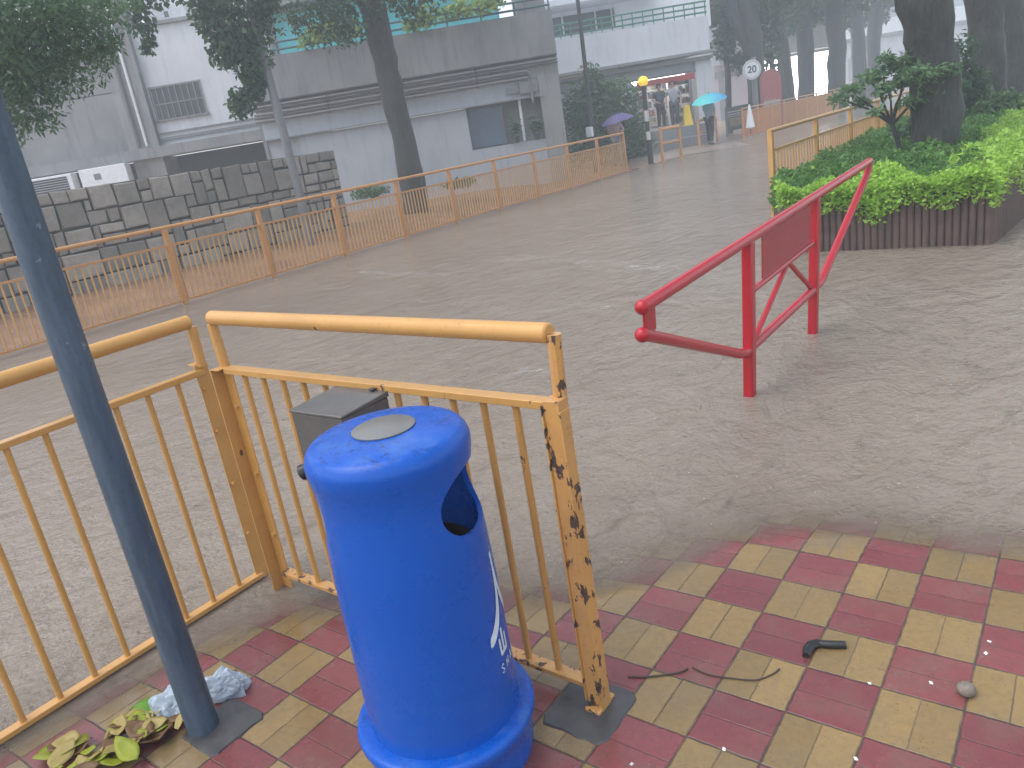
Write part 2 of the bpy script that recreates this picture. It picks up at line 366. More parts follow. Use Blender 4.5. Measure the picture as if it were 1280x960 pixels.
def cement(x, y, sx, sy):
    b = MB(); N = 28; ps = []
    for i in range(N):
        a = 2*PI*i/N; c, s = math.cos(a), math.sin(a); r = 1/max(abs(c), abs(s)); r = min(r, 1.38)*random.uniform(.96, 1.03)
        ps.append((x+c*r*sx/2, y+s*r*sy/2))
    b.add([(p[0], p[1], .001) for p in ps] + [(x+(p[0]-x)*.96, y+(p[1]-y)*.96, .0085+random.uniform(-.001,.001)) for p in ps], [tuple(range(N, 2*N))] + [(i, (i+1) % N, N+(i+1) % N, N+i) for i in range(N)])
    return tag(b.build('cement_patch', M['cement']), kind='structure')
cement(-1.09, 1.45, .22, .23); cement(-2.085, .875, .19, .2)

# ------------------------------------------------------------------ near yellow railings
def railing_right():
    t = thing('railing', 'chipped yellow pedestrian railing section standing right behind the blue bin', 'railing', (-1.82,1.5,0), 0, 'yellow railings near the bin')
    x0, x1 = -2.56, -1.075; X = lambda x: x+1.82
    for x, mt in ((x0, M['yellow']), (x1, M['yellow_chipped'])):
        b = MB(); sgn = 1 if x == x0 else -1
        b.box(X(x)-.028, X(x)+.028, -.003, .003, 0, .955)                       # steel angle: two leaves
        b.box(X(x)-.028*sgn-.003, X(x)-.028*sgn+.003, -.052, -.0032, 0, .955)
        b.box(X(x)-.024, X(x)+.024, -.05, -.0035, .9515, .957)
        if x == x1: b = MB(); b.box(X(x)-.020, X(x)+.027, -.047, .0, 0, .957); b.box(X(x)+.0273, X(x)+.0315, -.052, -.006, .0, .93); b.box(X(x)-.0245, X(x)-.0203, -.054, -.018, .03, .945)
        p = b.build('post', mt, t, bevel=.0015)
        for z in (.25,.52,.8):
            MB().tube([(X(x)+.012*sgn,-.003,z),(X(x)+.012*sgn,-.016,z)], .009, 6).build('bolt', mt, p)
        MB().tube([(X(x)-.004*sgn,.0,.945),(X(x)-.012*sgn,.0,1.12)], .019, 10).build('rail_bracket', mt, t)
        if x == x1: MB().box(X(x)-.02, X(x)+.03, -.07, .02, .002, .018).build('base_lug', M['yellow_chipped'], p, bevel=.004)
    b = MB(); b.tube([(X(x0)-.005,0,1.142),(X(x1)-.0,0,1.122)], .0265, 20); b.build('top_rail', M['yellow'], t, bevel=.006)
    b = MB(); b.bar((X(x0)+.03,-.012,.948),(X(x1)-.03,-.012,.936), .042, .022); b.build('middle_rail', M['yellow'], t, bevel=.002)
    b = MB(); b.bar((X(x0)+.03,-.012,.085),(X(x1)-.03,-.012,.062), .042, .016); b.build('bottom_rail', M['yellow_chipped'], t, bevel=.002)
    for i in range(12):
        x = -2.437 + i*.1115
        b = MB(); b.tube([(X(x),-.012,.07),(X(x)-.0,-.012,.935)], .0105, 10); b.build('bar', M['yellow'] if i < 8 else paint_bar, t)
paint_bar = paint_mat('yellow_paint_worn', (.57,.30,.09), .09, dirt=.5)
railing_right()
def railing_left():
    t = thing('railing', 'yellow pedestrian railing section passing behind the blue grey pole into the flood', 'railing', (-2.735,.6,0), 0, 'yellow railings near the bin')
    Y = lambda y: y-.6; y0, y1 = -.62, 1.50
    for y in (y0, y1):
        sgn = -1 if y == y1 else 1; b = MB()
        b.box(-.003, .003, Y(y)-.028, Y(y)+.028, -.05, .955); b.box(-.05, -.0032, Y(y)-.028*sgn-.003, Y(y)-.028*sgn+.003, -.05, .955); b.box(-.048,-.0035,Y(y)-.024,Y(y)+.024,.9515,.957)
        p = b.build('post', M['yellow'], t, bevel=.0015)
        for z in (.22,.45,.68,.86): MB().tube([(.003,Y(y)+.012*sgn,z),(.016,Y(y)+.012*sgn,z)], .009, 6).build('bolt', M['yellow'], p)
        MB().tube([(0,Y(y)-.004*sgn,.945),(0,Y(y)-.01*sgn,1.10)], .019, 10).build('rail_bracket', M['yellow'], t)
    MB().tube([(0,Y(y0),1.122),(0,Y(y1)+.005,1.122)], .0265, 20).build('top_rail', M['yellow'], t, bevel=.006)
    MB().bar((0,Y(y0),.925),(0,Y(y1),.925), .042, .022).build('middle_rail', M['yellow'], t, bevel=.002)
    MB().bar((0,Y(y0),.02),(0,Y(y1),.02), .042, .018).build('bottom_rail', M['yellow'], t, bevel=.002)
    for i in range(17):
        y = 1.389 - i*.1205
        if y < y0+.05: break
        MB().tube([(0,Y(y),.015),(0,Y(y),.92)], .0105, 10).build('bar', M['yellow'], t)
railing_left()

# ------------------------------------------------------------------ blue-grey pole
pt = thing('pole', 'blue grey painted steel pole leaning in front of the left railing', 'pole', (-2.142,.841,0))
b = MB(); b.tube([(0,0,.004),(.0,0,.6),(-.01,0,1.4),(-.02,.005,3.2),(-.03,.005,5.0)], [.048,.0455,.0435,.043,.042], 28); b.build('shaft', M['pole'], pt)

# ------------------------------------------------------------------ blue litter bin
def blue_mat():
    n = NT('blue_plastic'); P = n.pos(); x, y, z = n.sep(P)
    a = n.noise(P, 4, 4); f = n.noise(P, 95, 5, .7)
    col = n.mix(n.ramp(a, .3, .7), (.002,.080,.42), (.0025,.087,.45))
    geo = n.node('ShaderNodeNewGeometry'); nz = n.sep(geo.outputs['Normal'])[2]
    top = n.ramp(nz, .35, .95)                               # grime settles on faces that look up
    g = n.m('MULTIPLY', n.m('MULTIPLY', n.m('MULTIPLY', n.ramp(f, .5, .62), top), n.ramp(n.noise(P, 9, 3), .42, .6)), .8); col = n.mix(g, col, (.012,.02,.06))
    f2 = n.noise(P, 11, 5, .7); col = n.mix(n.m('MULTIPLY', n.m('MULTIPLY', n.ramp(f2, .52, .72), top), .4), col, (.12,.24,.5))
    s = n.noise(n.scale(P, (9, 9, 1)), 6, 4); col = n.mix(n.m('MULTIPLY', n.ramp(s, .62, .8), .05), col, (.03,.10,.5))
    return n.set(col=col, rough=n.m('ADD', .24, n.m('MULTIPLY', n.ramp(f2, .4, .7), .16)), nrm=n.bump(n.noise(P, 5, 2), .03, .02), spec=.35)
M['blue'] = blue_mat()
BX, BY = -1.36, 1.155
BIN_A = rad(26)
def smoothprof(ps, k=5):
    out = []
    for i in range(len(ps)-1):
        p0, p1, p2, p3 = ps[max(i-1,0)], ps[i], ps[i+1], ps[min(i+2, len(ps)-1)]
        for j in range(k):
            t = j/k
            out.append(tuple(.5*((2*p1[c])+(-p0[c]+p2[c])*t+(2*p0[c]-5*p1[c]+4*p2[c]-p3[c])*t*t+(-p0[c]+3*p1[c]-3*p2[c]+p3[c])*t**3) for c in (0,1)))
    return out + [ps[-1]]
def litter_bin():
    t = thing('litter_bin', 'round blue plastic litter bin with side openings and white lettering', 'litter bin', (BX,BY,0))
    outer = [(.207,.155),(.207,.30),(.2055,.5),(.202,.66),(.196,.77),(.194,.82),(.197,.865),(.202,.895),(.2045,.915),(.2035,.936),(.194,.955),(.178,.966),(.14,.974),(.10,.977)]
    prof = smoothprof(outer, 5); inner = [(max(.01, r-.012), z-.010 if z > .93 else z) for r, z in prof]
    full = [(.0001,.978)] + prof[::-1] + inner + [(.0001,.966)]
    b = MB(); b.lathe(full, 96); body = b.build('body', M['blue'], t)
    cut = MB(); N = 40
    for ang in (BIN_A, BIN_A+PI):
        c, s = math.cos(ang), math.sin(ang); vs = []
        for r in (.10, .32):
            for k in range(N):
                q = 2*PI*k/N; co, si = math.cos(q), math.sin(q)
                w = .128*math.copysign(abs(co)**.75, co); hh = .086*math.copysign(abs(si)**.8, si) + .792
                if si > 0: w *= 1-.12*si
                vs.append((c*r - s*w, s*r + c*w, hh))
        cut.add(vs, [tuple(range(N))[::-1], tuple(range(N, 2*N))] + [(k, (k+1) % N, N+(k+1) % N, N+k) for k in range(N)])
    co = cut.build('bin_cutter', M['blue'], t)
    for q_ in (body, co):
        bm = bmesh.new(); bm.from_mesh(q_.data); bmesh.ops.remove_doubles(bm, verts=bm.verts, dist=.0003); bmesh.ops.recalc_face_normals(bm, faces=bm.faces); bm.to_mesh(q_.data); bm.free()
    bo = body.modifiers.new('cut', 'BOOLEAN'); bo.object = co; bo.operation = 'DIFFERENCE'; bo.solver = 'EXACT'
    dg = bpy.context.evaluated_depsgraph_get(); me = bpy.data.meshes.new_from_object(body.evaluated_get(dg)); body.modifiers.clear(); body.data = me
    me.polygons.foreach_set('use_smooth', [True]*len(me.polygons)); me.set_sharp_from_angle(angle=rad(40))
    bpy.data.objects.remove(co)
    b = MB(); b.lathe(smoothprof([(.222,.0),(.226,.02),(.230,.08),(.241,.115),(.247,.135),(.244,.15),(.233,.156),(.208,.157)], 4), 80); b.build('base_ring', M['blue'], t)
    b = MB(); b.lathe([(.175,.16),(.175,.62),(.17,.62),(.17,.17)], 40); b.build('inner_liner', M['black_plastic'], t)
    b = MB(); b.lathe([(.078,.9775),(.079,.981),(.074,.9835),(.0001,.984)], 40); b.build('stub_plate', plain('worn_steel_plate', (.17,.17,.165), .35, 0), t)
    # lettering on the body, laid on the curved wall
    lg = MB()
    view = math.atan2(-BY, -BX)
    def pt(a, z): return (math.cos(view+a)*.2235, math.sin(view+a)*.2235, z)
    def R_at(z): return float(np.interp(z, [q[1] for q in outer[:6]], [q[0] for q in outer[:6]])) + .0016
    def pr(a, z): r = R_at(z); return (math.cos(view+a)*r, math.sin(view+a)*r, z)
    def stroke(pts, ws):
        n = len(pts); L = []; Rr = []
        for i in range(n):
            (a0, z0), (a1, z1) = pts[max(i-1,0)], pts[min(i+1,n-1)]; dx, dz = (a1-a0)*.22, z1-z0; l = math.hypot(dx, dz); nx, nz = -dz/l, dx/l
            w = ws[i]/2; L.append(pr(pts[i][0]+nx*w/.22, pts[i][1]+nz*w)); Rr.append(pr(pts[i][0]-nx*w/.22, pts[i][1]-nz*w))
        lg.add(L+Rr, [(i, n+i, n+i+1, i+1) for i in range(n-1)])
    def seg(a0, z0, a1, z1, w):
        stroke([(a0+(a1-a0)*i/3, z0+(z1-z0)*i/3) for i in range(4)], [w]*4)
    A0 = rad(67); zc = .565
    left = [(-.02,.0),(-.03,-.035),(-.07,-.07),(-.14,-.105),(-.25,-.137),(-.37,-.157),(-.42,-.158)]
    sm = smoothprof(left, 4)
    for sg in (1, -1): stroke([(A0+sg*a, zc+z) for a, z in sm], [.010+.018*min(1, i/(len(sm)*.6)) for i in range(len(sm))][:len(sm)-2]+[.024,.016])
    seg(A0, zc+.055, A0, zc-.005, .014)
    a1 = A0-.15; seg(a1, zc-.150, a1, zc-.215, .011); seg(a1-.085, zc-.172, a1-.085, zc-.216, .010); seg(a1+.085, zc-.172, a1+.085, zc-.216, .010); seg(a1-.10, zc-.217, a1+.10, zc-.217, .011)
    # small latin caption S H A N
    def letter(ch, a, z, hgt):
        w = hgt*.55/.22; q = hgt*.16
        S = {'S': [((1,.85),(.5,1),(0,.8),(.5,.52),(1,.25),(.5,0),(0,.15))], 'H': [((0,0),(0,1)),((1,0),(1,1)),((0,.5),(1,.5))],
             'A': [((0,0),(.5,1)),((.5,1),(1,0)),((.2,.35),(.8,.35))], 'N': [((0,0),(0,1)),((0,1),(1,0)),((1,0),(1,1))]}[ch]
        for st in S: stroke([(a+px*w, z+pz*hgt) for px, pz in st], [q]*len(st))
    for i, ch in enumerate('SHAN'): letter(ch, A0-.30+i*.145, zc-.268, .024)
    lg.build('lettering', plain('white_print', (.62,.72,.82), .4), t, smooth=False)
    return t
litter_bin()
# metal ash box on the railing
tb = thing('ash_box', 'small grey steel box fixed to the yellow railing behind the blue bin', 'ash box', (-1.79,1.38,.80))
b = MB(); b.box(-.115,.115,-.10,.085,-.045,.118); b.build('casing', M['steel'], tb, bevel=.004)
b = MB(); b.add([(-.119,-.104,.1185),(.119,-.104,.1185),(.119,.088,.1185),(-.119,.088,.1185),(-.119,-.104,.127),(.119,-.104,.127),(.119,.088,.136),(-.119,.088,.136)],
    [(3,2,1,0),(4,5,6,7),(0,1,5,4),(1,2,6,5),(2,3,7,6),(3,0,4,7)]); b.build('lid', M['steel'], tb, bevel=.003)
MB().tube([(-.10,-.08,-.045),(-.105,-.085,-.07),(-.135,-.10,-.085)], [.02,.02,.027], 12).build('lock', M['black_plastic'], tb)
b = MB(); b.bar((.06,.07,.140),(.075,.125,.142), .02,.004); b.build('hook', M['dark_metal'], tb)

# ------------------------------------------------------------------ red barrier
def red_barrier():
    t = thing('barrier', 'red tubular steel barrier with a red plate standing in brown flood water', 'barrier', (-1.52,4.55,0))
    def p(y, z): return (.05*z, y-4.55, z)
    r = .029
    b = MB(); b.tube([p(2.74,.850),p(6.62,.962)], r, 20); b.ball(p(2.735,.85), .033, 16, 10); b.ball(p(6.625,.962), r*1.0, 14, 8); b.build('top_rail', M['red'], t)
    b = MB(); pts = [p(2.725,.735),p(3.80,.30),p(3.88,.277),p(3.95,.276),p(5.30,.312),p(5.37,.325),p(5.44,.36),p(6.55,.862),p(6.60,.90),p(6.61,.955)]
    b.tube(pts, r*.93, 18); b.ball(p(2.72,.735), .033, 16, 10); b.build('lower_rail', M['red'], t)
    for y, zt in ((3.957,.875),(5.175,.912)):
        b = MB(); b.tube([p(y,-.25),p(y,zt)], .033, 18) if False else b.bar(p(y,-.25), p(y,zt), .058, .062, (0,1,0)); b.build('post', M['red'], t, bevel=.008)
    b = MB(); b.bar(p(2.79,.725), p(2.79,.85), .10, .012, (1,0,0)); b.build('end_plate', M['red'], t, bevel=.003)
    b = MB(); b.tube([p(3.985,.592),p(5.145,.628)], .017, 14); b.build('middle_rail', M['red'], t)
    for y0, z0, y1, z1 in ((4.60,.605,4.02,.30),(4.64,.605,5.12,.325)):
        b = MB(); b.tube([p(y0,z0),p(y1,z1)], .016, 12); b.build('brace', M['red'], t)
    b = MB(); a, c, d, e_ = p(4.17,.62), p(5.07,.646), p(5.07,.885), p(4.17,.865)
    vs = [(q[0]+s, q[1], q[2]) for s in (-.004,.004) for q in (a, c, d, e_)]
    b.add(vs, [(3,2,1,0),(4,5,6,7),(0,1,5,4),(1,2,6,5),(2,3,7,6),(3,0,4,7)]); b.build('plate', M['red_panel'], t)
red_barrier()
# ------------------------------------------------------------------ long railings
def long_railing(name_label, p0, p1, npost, bars_per, mat, group, h=1.11, mid=.86, post_w=.07, bar_r=.0135, z0=0.0, bmat=None):
    p0, p1 = Vector((*p0, z0)), Vector((*p1, z0)); d = (p1-p0); L = d.length; d.normalize()
    t = thing('railing', name_label, 'railing', p0, math.atan2(d.y, d.x), group)
    for i in range(npost+1):
        x = L*i/npost; MB().box(x-post_w/2, x+post_w/2, -.03, .03, -.3, h-.02).build('post', mat, t, bevel=.004)
    MB().tube([(-.05,0,h),(L+.05,0,h)], .028, 12).build('top_rail', mat, t)
    MB().bar((0,0,mid),(L,0,mid), .035, .03).build('middle_rail', mat, t)
    MB().bar((0,0,.06),(L,0,.06), .035, .03).build('bottom_rail', mat, t)
    k = 0; me = None; rest = MB(); Lb = L/npost
    for i in range(npost):
        for j in range(bars_per):
            x = Lb*i + Lb*(j+.75)/(bars_per+.5)
            if k < 100:
                if me is None: o = MB().tube([(0,0,.05),(0,0,mid)], bar_r, 8).build('bar', bmat or mat, t); me = o.data
                else: o = bpy.data.objects.new('bar', me); COL.objects.link(o); o.parent = t
                o.location = (x, 0, 0)
            else: rest.tube([(x,0,.05),(x,0,mid)], bar_r, 6)
            k += 1
    if rest.v: o = rest.build('bars_beyond', bmat or mat, t); o['kind'] = 'stuff'
    return t
long_railing('long yellow railing along the stone wall and far edge of the flood', (-10.36-.0392*3.0, 2.6), (-10.36-.0392*20.6, 20.6), 11, 17, M['yellow_far'], 'yellow railings across the flood', bmat=M['bar_far'])
long_railing('yellow railing running beside the leafy planter on the right', (-3.50, 10.40), (-3.56, 26.8), 8, 15, M['yellow'], 'yellow railings across the flood', post_w=.09, bmat=M['bar_far'])
long_railing('distant orange railing with dense bars before the row of far trees', (-11.35, 30.6), (-11.9, 47.5), 9, 11, M['orange_far'], 'yellow railings across the flood', mid=1.0, bar_r=.03)

# ------------------------------------------------------------------ stone wall
def stone_mat():
    n = NT('grey_granite_blocks'); P = n.pos(); g = n.node('ShaderNodeNewGeometry').outputs['Random Per Island']
    a = n.noise(P, 5, 6, .7); s = n.noise(P, 45, 4, .7)
    col = n.mix(g, (.20,.185,.165), (.40,.365,.32)); col = n.mix(n.m('MULTIPLY', n.ramp(a, .45, .75), .45), col, (.11,.09,.07)); col = n.mix(n.m('MULTIPLY', n.ramp(s, .5, .75), .4), col, (.08,.08,.08))
    gr = n.noise(P, .9, 4); col = n.mix(n.m('MULTIPLY', n.ramp(gr, .52, .7), .4), col, (.075,.085,.055))
    return n.set(col=col, rough=.55, nrm=n.bump(n.m('ADD', a, n.m('MULTIPLY', s, .4)), .7, .03))
M['stone'] = stone_mat(); M['mortar'] = rough_mat('dark_mortar', (.03,.03,.03), (.055,.055,.053), 6, .8, .4, 40)
def stone_wall(x, y0, y1, z0, z1, cy=.205, cz=.20):
    t = thing('stone_wall', 'low grey stone retaining wall of uneven squared blocks', 'wall', (x,(y0+y1)/2,z0))
    MB().box(-.55, -.035, y0-(y0+y1)/2, y1-(y0+y1)/2, -.2, z1-z0-.01).build('core', M['mortar'], t, smooth=False)
    nY, nZ = int((y1-y0)/cy), int((z1-z0)/cz); used = np.zeros((nY, nZ), bool); b = MB(); r = random.Random(3)
    jy = [y0 + (y1-y0)*i/nY + (r.uniform(-.05,.05) if 0 < i < nY else 0) for i in range(nY+1)]
    jz = [(z1-z0)*i/nZ + (r.uniform(-.02,.02) if 0 < i < nZ else 0) for i in range(nZ+1)]
    for i in range(nY):
        for j in range(nZ):
            if used[i,j]: continue
            fine = jy[i] > y1-1.3
            for w, hh in ([r.choice([(2,2),(2,2),(2,2),(3,2),(2,1),(1,2),(1,2),(2,3),(1,1)]) for _ in range(4)] if not fine else [r.choice([(1,1),(2,1),(1,2)])]) + [(1,1)]:
                if i+w <= nY and j+hh <= nZ and not used[i:i+w, j:j+hh].any(): break
            used[i:i+w, j:j+hh] = True; g = .016
            ya, yb, za, zb_ = jy[i]+g-(y0+y1)/2, jy[i+w]-g-(y0+y1)/2, jz[j]+g, jz[j+hh]-g
            pr = r.uniform(0,.035); c = .02
            J = lambda: r.uniform(-.014,.014)
            ring0 = [(-.05,ya+J(),za+J()),(-.05,yb+J(),za+J()),(-.05,yb+J(),zb_+J()),(-.05,ya+J(),zb_+J())]
            ring1 = [(pr-.012,q[1],q[2]) for q in ring0]; cy_, cz_ = (ya+yb)/2, (za+zb_)/2
            ring2 = [(pr+r.uniform(-.006,.01), q[1]+math.copysign(c, cy_-q[1]), q[2]+math.copysign(c, cz_-q[2])) for q in ring0]
            b.add(ring0+ring1+ring2, [(8,9,10,11)] + [(a_+k_, a_+(k_+1) % 4, a_+4+(k_+1) % 4, a_+4+k_) for a_ in (0,4) for k_ in range(4)])
    b.build('stonework', M['stone'], t, smooth=False)
stone_wall(-13.3, -1.5, 11.65, .05, 1.87)

# ------------------------------------------------------------------ buildings (in the street frame: s across, D deep)
def building(name, label, s0, D0, z0=0.0):
    t = thing(name, label, 'building', fw(s0, D0, z0), ROTF); return t, (lambda s: s-s0), (lambda D: D-D0)
def part(t, name, mat, *boxes, bevel=0, parent=None):
    b = MB()
    for q in boxes: b.box(*q)
    return b.build(name, mat, parent or t, smooth=False, bevel=bevel)
# -- grey podium with pipes
t, S, Dp = building('podium_building', 'grey concrete podium building with pipes and a railed roof terrace', -1.4, 22)
part(t, 'lower_wall', M['pale_wall'], (S(-4.62),S(-.02),.0,.4,0,2.42), (S(-.02),S(2.02),.0,.4,0,1.33), (S(-5.5),S(-4.62),.14,.4,0,2.42))
part(t, 'end_pier', M['concrete'], (S(2.02),S(2.58),-.05,11,0,2.92))
part(t, 'recess', M['concrete'], (S(-.02),S(2.02),.62,.9,1.33,2.9), (S(-.02),S(2.02),.4,.62,1.30,1.335), (S(-.06),S(-.02),.40,.62,1.33,2.9))
wd = part(t, 'window', M['blue_panel'], (S(.0),S(.93),.30,.34,1.36,2.38))
part(t, 'frame', M['concrete_dark'], (S(-.02),S(.0),.27,.37,1.33,2.42), (S(.93),S(.965),.27,.37,1.33,2.42), (S(.0),S(.93),.27,.37,2.385,2.42), parent=wd)
part(t, 'beam', M['pale_wall'], (S(-5.5),S(2.02),.0,.4,2.46,2.9))
part(t, 'ledge', M['concrete_dark'], (S(-5.5),S(2.1),-.12,.0,2.425,2.462))
part(t, 'upper_wall', M['concrete_dark'], (S(-5.6),S(2.6),-.15,11,3.42,4.47))
part(t, 'pipe_band', M['concrete'], (S(-5.5),S(2.6),-.02,11,2.9,3.42))
part(t, 'side_wall', M['concrete_dark'], (S(-5.6),S(-5.5),.1,11,0,3.42))
for i, (z, r_, mt) in enumerate(((3.40,.035,M['pipe_dark']),(3.29,.028,M['pipe']),(3.2,.022,M['pipe_dark']),(3.1,.03,M['pipe']),(3.01,.022,M['pipe_dark']),(2.93,.03,M['pipe']))):
    MB().tube([(S(-5.6),-.12-.01*i,z),(S(2.6) if i < 3 else S(1.75),-.12-.01*i,z)] + ([] if i < 3 else [(S(1.8),-.12-.01*i,z-.06),(S(1.8),-.12-.01*i,2.3)]), r_, 8).build('pipe', mt, t)
for s_ in (-3.6,-1.6,.4): MB().bar((S(s_),-.17,2.86),(S(s_),-.17,3.43), .03, .03).build('pipe_bracket', M['pipe_dark'], t)
MB().tube([(S(1.45),.1,2.75),(S(1.45),.1,1.35)], .04, 10).build('downpipe', M['white_metal'], t)
part(t, 'vent_box', M['pipe'], (S(1.5),S(1.95),-.16,.02,2.55,2.85), (S(1.15),S(1.5),-.1,.02,2.6,2.74))
rl = MB()
for z in (4.6,4.78): rl.tube([(S(-5.55),-.1,z),(S(2.58),-.1,z)], .028, 8)
for s_ in np.linspace(-5.5,2.55,10): rl.tube([(S(s_),-.1,4.45),(S(s_),-.1,4.78)], .022, 8)
rl.build('roof_railing', M['teal'], t)
part(t, 'roof_screen', M['turquoise'], (S(-5.1),S(1.4),2.6,2.7,4.47,5.9))
part(t, 'screen_canopy', M['concrete'], (S(-5.4),S(2.6),1.8,5.5,5.95,6.5))
part(t, 'plant_box', M['concrete_dark'], (S(1.75),S(2.5),.3,1.8,4.47,5.3))
part(t, 'stair_core', M['white_wall'], (S(-5.9),S(-5.3),2.2,5,4.0,9))
# -- white building on the left
t, S, Dp = building('white_building', 'white and grey building with barred window above the stone wall', -9.5, 24)
part(t, 'wall', M['white_wall'], (S(-8.98),S(-5.7),.0,.5,2.85,6.0))
part(t, 'grey_wall', M['concrete_dark'], (S(-16),S(-9.85),-.1,.5,2.85,4.45), (S(-16),S(-9.85),-.04,.5,4.49,5.6))
part(t, 'wall_joint', M['concrete_dark'], (S(-16),S(-9.85),.02,.48,4.45,4.49))
part(t, 'column', M['concrete'], (S(-9.85),S(-8.98),-.25,.5,1.5,12))
MB().tube([(S(-9.55),-.32,2.9),(S(-9.55),-.32,12)], .07, 10).build('downpipe', M['pipe'], t)
MB().tube([(S(-9.3),-.30,2.9),(S(-9.3),-.30,12)], .04, 10).build('downpipe', M['white_metal'], t)
part(t, 'ledge', M['concrete_dark'], (S(-16),S(-5.7),-.45,.5,2.55,2.84))
part(t, 'under_wall', M['recess_shade'], (S(-16),S(-5.7),1.0,1.2,0,2.55))
part(t, 'pier', M['concrete'], (S(-9.8),S(-9.0),.1,.98,0,2.55), (S(-5.95),S(-5.7),.1,.98,0,2.55))
wd = part(t, 'window', M['window'], (S(-8.87),S(-7.47),-.012,-.002,3.55,4.4))
fr = MB(); fr.box(S(-8.92),S(-7.42),-.05,-.013,4.4,4.45); fr.box(S(-8.95),S(-7.4),-.09,-.013,3.50,3.55)
for s_ in np.linspace(-8.9,-7.45,9): fr.bar((S(s_),-.03,3.55),(S(s_),-.03,4.4), .03, .025)
fr.box(S(-8.87),S(-7.47),-.04,-.016,3.95,3.98); fr.build('window_grille', M['concrete_dark'], wd)
part(t, 'cable_trunk', M['pipe'], (S(-8.98),S(-5.7),-.08,-.002,2.98,3.06), (S(-8.98),S(-5.7),-.06,-.002,3.16,3.2))
part(t, 'upper_wall', M['bright_wall'], (S(-17),S(-9.86),3,3.5,5.6,14), (S(-8.97),S(-5.9),1.5,2,6.0,14))
wd = part(t, 'window', M['window'], (S(-12.4),S(-10.8),2.97,2.99,7.2,8.6)); wd = part(t, 'window', M['window'], (S(-8.3),S(-7.2),1.47,1.49,8.2,9.4))
part(t, 'roof', M['concrete'], (S(-16),S(-9.86),-.1,3,5.61,5.7), (S(-8.97),S(-5.7),-.1,1.5,6.01,6.1))
def aircon(label, s_, D_, z_, w=1.0, hgt=.62, dark=False):
    q = thing('air_conditioner', label, 'air conditioner', fw(s_, D_, z_), ROTF, 'outdoor air conditioner units')
    part(q, 'casing', M['white_metal'], (-w/2,w/2,0,.36,0,hgt), bevel=.02)
    if dark: part(q, 'louvre_front', M['dark_metal'], *[(-w*.46,w*.40,-.012,-.002,z_,z_+.05) for z_ in np.arange(.06,hgt-.08,.065)])
    else: part(q, 'front_badge', M['pipe'], (-w*.2,-w*.06,-.012,-.002,hgt*.45,hgt*.72))
    return q
aircon('dark fronted air conditioner unit at the left above the stone wall', -12.1, 23.2, 2.0, 1.3, .5, True)
aircon('bright white air conditioner unit above the stone wall below the grey wall', -10.55, 23.2, 1.93, 1.35, .6)
aircon('small air conditioner unit high on the white upper wall', -8.1, 25.1, 6.1, .9, .6)
# -- pale shop building
ZP = .86
t, S, Dp = building('shop_building', 'pale building with a lit shop doorway and green roof railing', 6.3, 30)
part(t, 'fascia', M['white_wall'], (S(3.3),S(9.12),-.15,9,3.35,4.5))
part(t, 'eave', M['concrete'], (S(3.3),S(9.2),-.5,.0,3.24,3.34), (S(3.3),S(9.16),-.3,.0,3.05,3.16))
part(t, 'beam', M['pale_wall'], (S(3.3),S(9.12),0,1.0,2.75,3.05))
part(t, 'wall', M['white_wall'], (S(3.3),S(6.2),.1,.5,0,2.75))
part(t, 'column', M['white_wall'], (S(8.55),S(9.12),-.1,.6,0,3.05))
part(t, 'shop_floor', M['concrete'], (S(6.2),S(8.55),.2,5,0,ZP), (S(8.56),S(9.1),.65,5,0,ZP))
part(t, 'shop_wall', M['pale_wall'], (S(6.2),S(9.1),5,5.2,ZP,2.9), (S(6.1),S(6.2),.5,5,ZP,2.9), (S(8.9),S(9.1),.61,5,ZP,2.9))
part(t, 'shop_ceiling', M['bright_wall'], (S(6.2),S(8.9),1.0,5,2.75,2.85))
for y in (1.6,2.8,4.0): part(t, 'ceiling_lamp', glow('lit_lamp_panel', (1,.95,.88), 6), (S(6.5),S(8.6),y,y+.25,2.70,2.745))
part(t, 'shop_sign', plain('red_sign_board', (.45,.06,.07), .4), (S(6.35),S(8.5),-.08,-.02,2.45,2.66))
part(t, 'sign_frame', M['pipe'], (S(6.2),S(8.55),-.1,-.03,2.67,2.74), (S(8.3),S(8.38),-.06,-.02,ZP,2.45), (S(7.38),S(7.42),-.06,-.02,2.2,2.45))
rl = MB()
for z in (4.62,4.8,4.98): rl.tube([(S(3.35),-.1,z),(S(9.1),-.1,z)], .03, 8)
for s_ in np.linspace(3.4,9.05,16): rl.tube([(S(s_),-.1,4.5),(S(s_),-.1,4.98)], .022, 6)
rl.build('roof_railing', M['green_rail'], t)
part(t, 'upper_wall', M['bright_wall'], (S(3.0),S(10.5),4,4.4,4.5,5.0), (S(3.0),S(10.5),4,4.4,5.75,12), (S(6.6),S(10.5),4,4.4,5.0,5.75))
wd = part(t, 'window', M['window'], (S(3.0),S(6.6),4.2,4.25,5.0,5.75)); fr = MB()
for s_ in np.linspace(3.1,6.5,6): fr.box(S(s_)-.03,S(s_)+.03,4.14,4.19,5.0,5.75)
fr.build('frame', M['white_metal'], wd)
part(t, 'canopy', M['white_wall'], (S(3.0),S(8.2),2.0,4.0,5.9,6.1))
stp = MB(); stp.box(0,3.0,0,1.9,.0,.48); stp.box(0,3.0,.7,1.9,.48,ZP-.003)
o = stp.build('shop_step', M['concrete_dark'], smooth=False); o.location = fw(5.6, 28.5); o.rotation_euler = (0,0,ROTF); tag(o, kind='structure')
rmp = MB(); rmp.add([(-1.2,-2.1,.034),(3.6,-2.1,.0),(3.6,0,.15),(-1.2,0,.15)], [(0,1,2,3)])
o = rmp.build('shop_apron', M['ramp'], smooth=False); o.location = fw(5.6, 28.5); o.rotation_euler = (0,0,ROTF); tag(o, kind='structure')
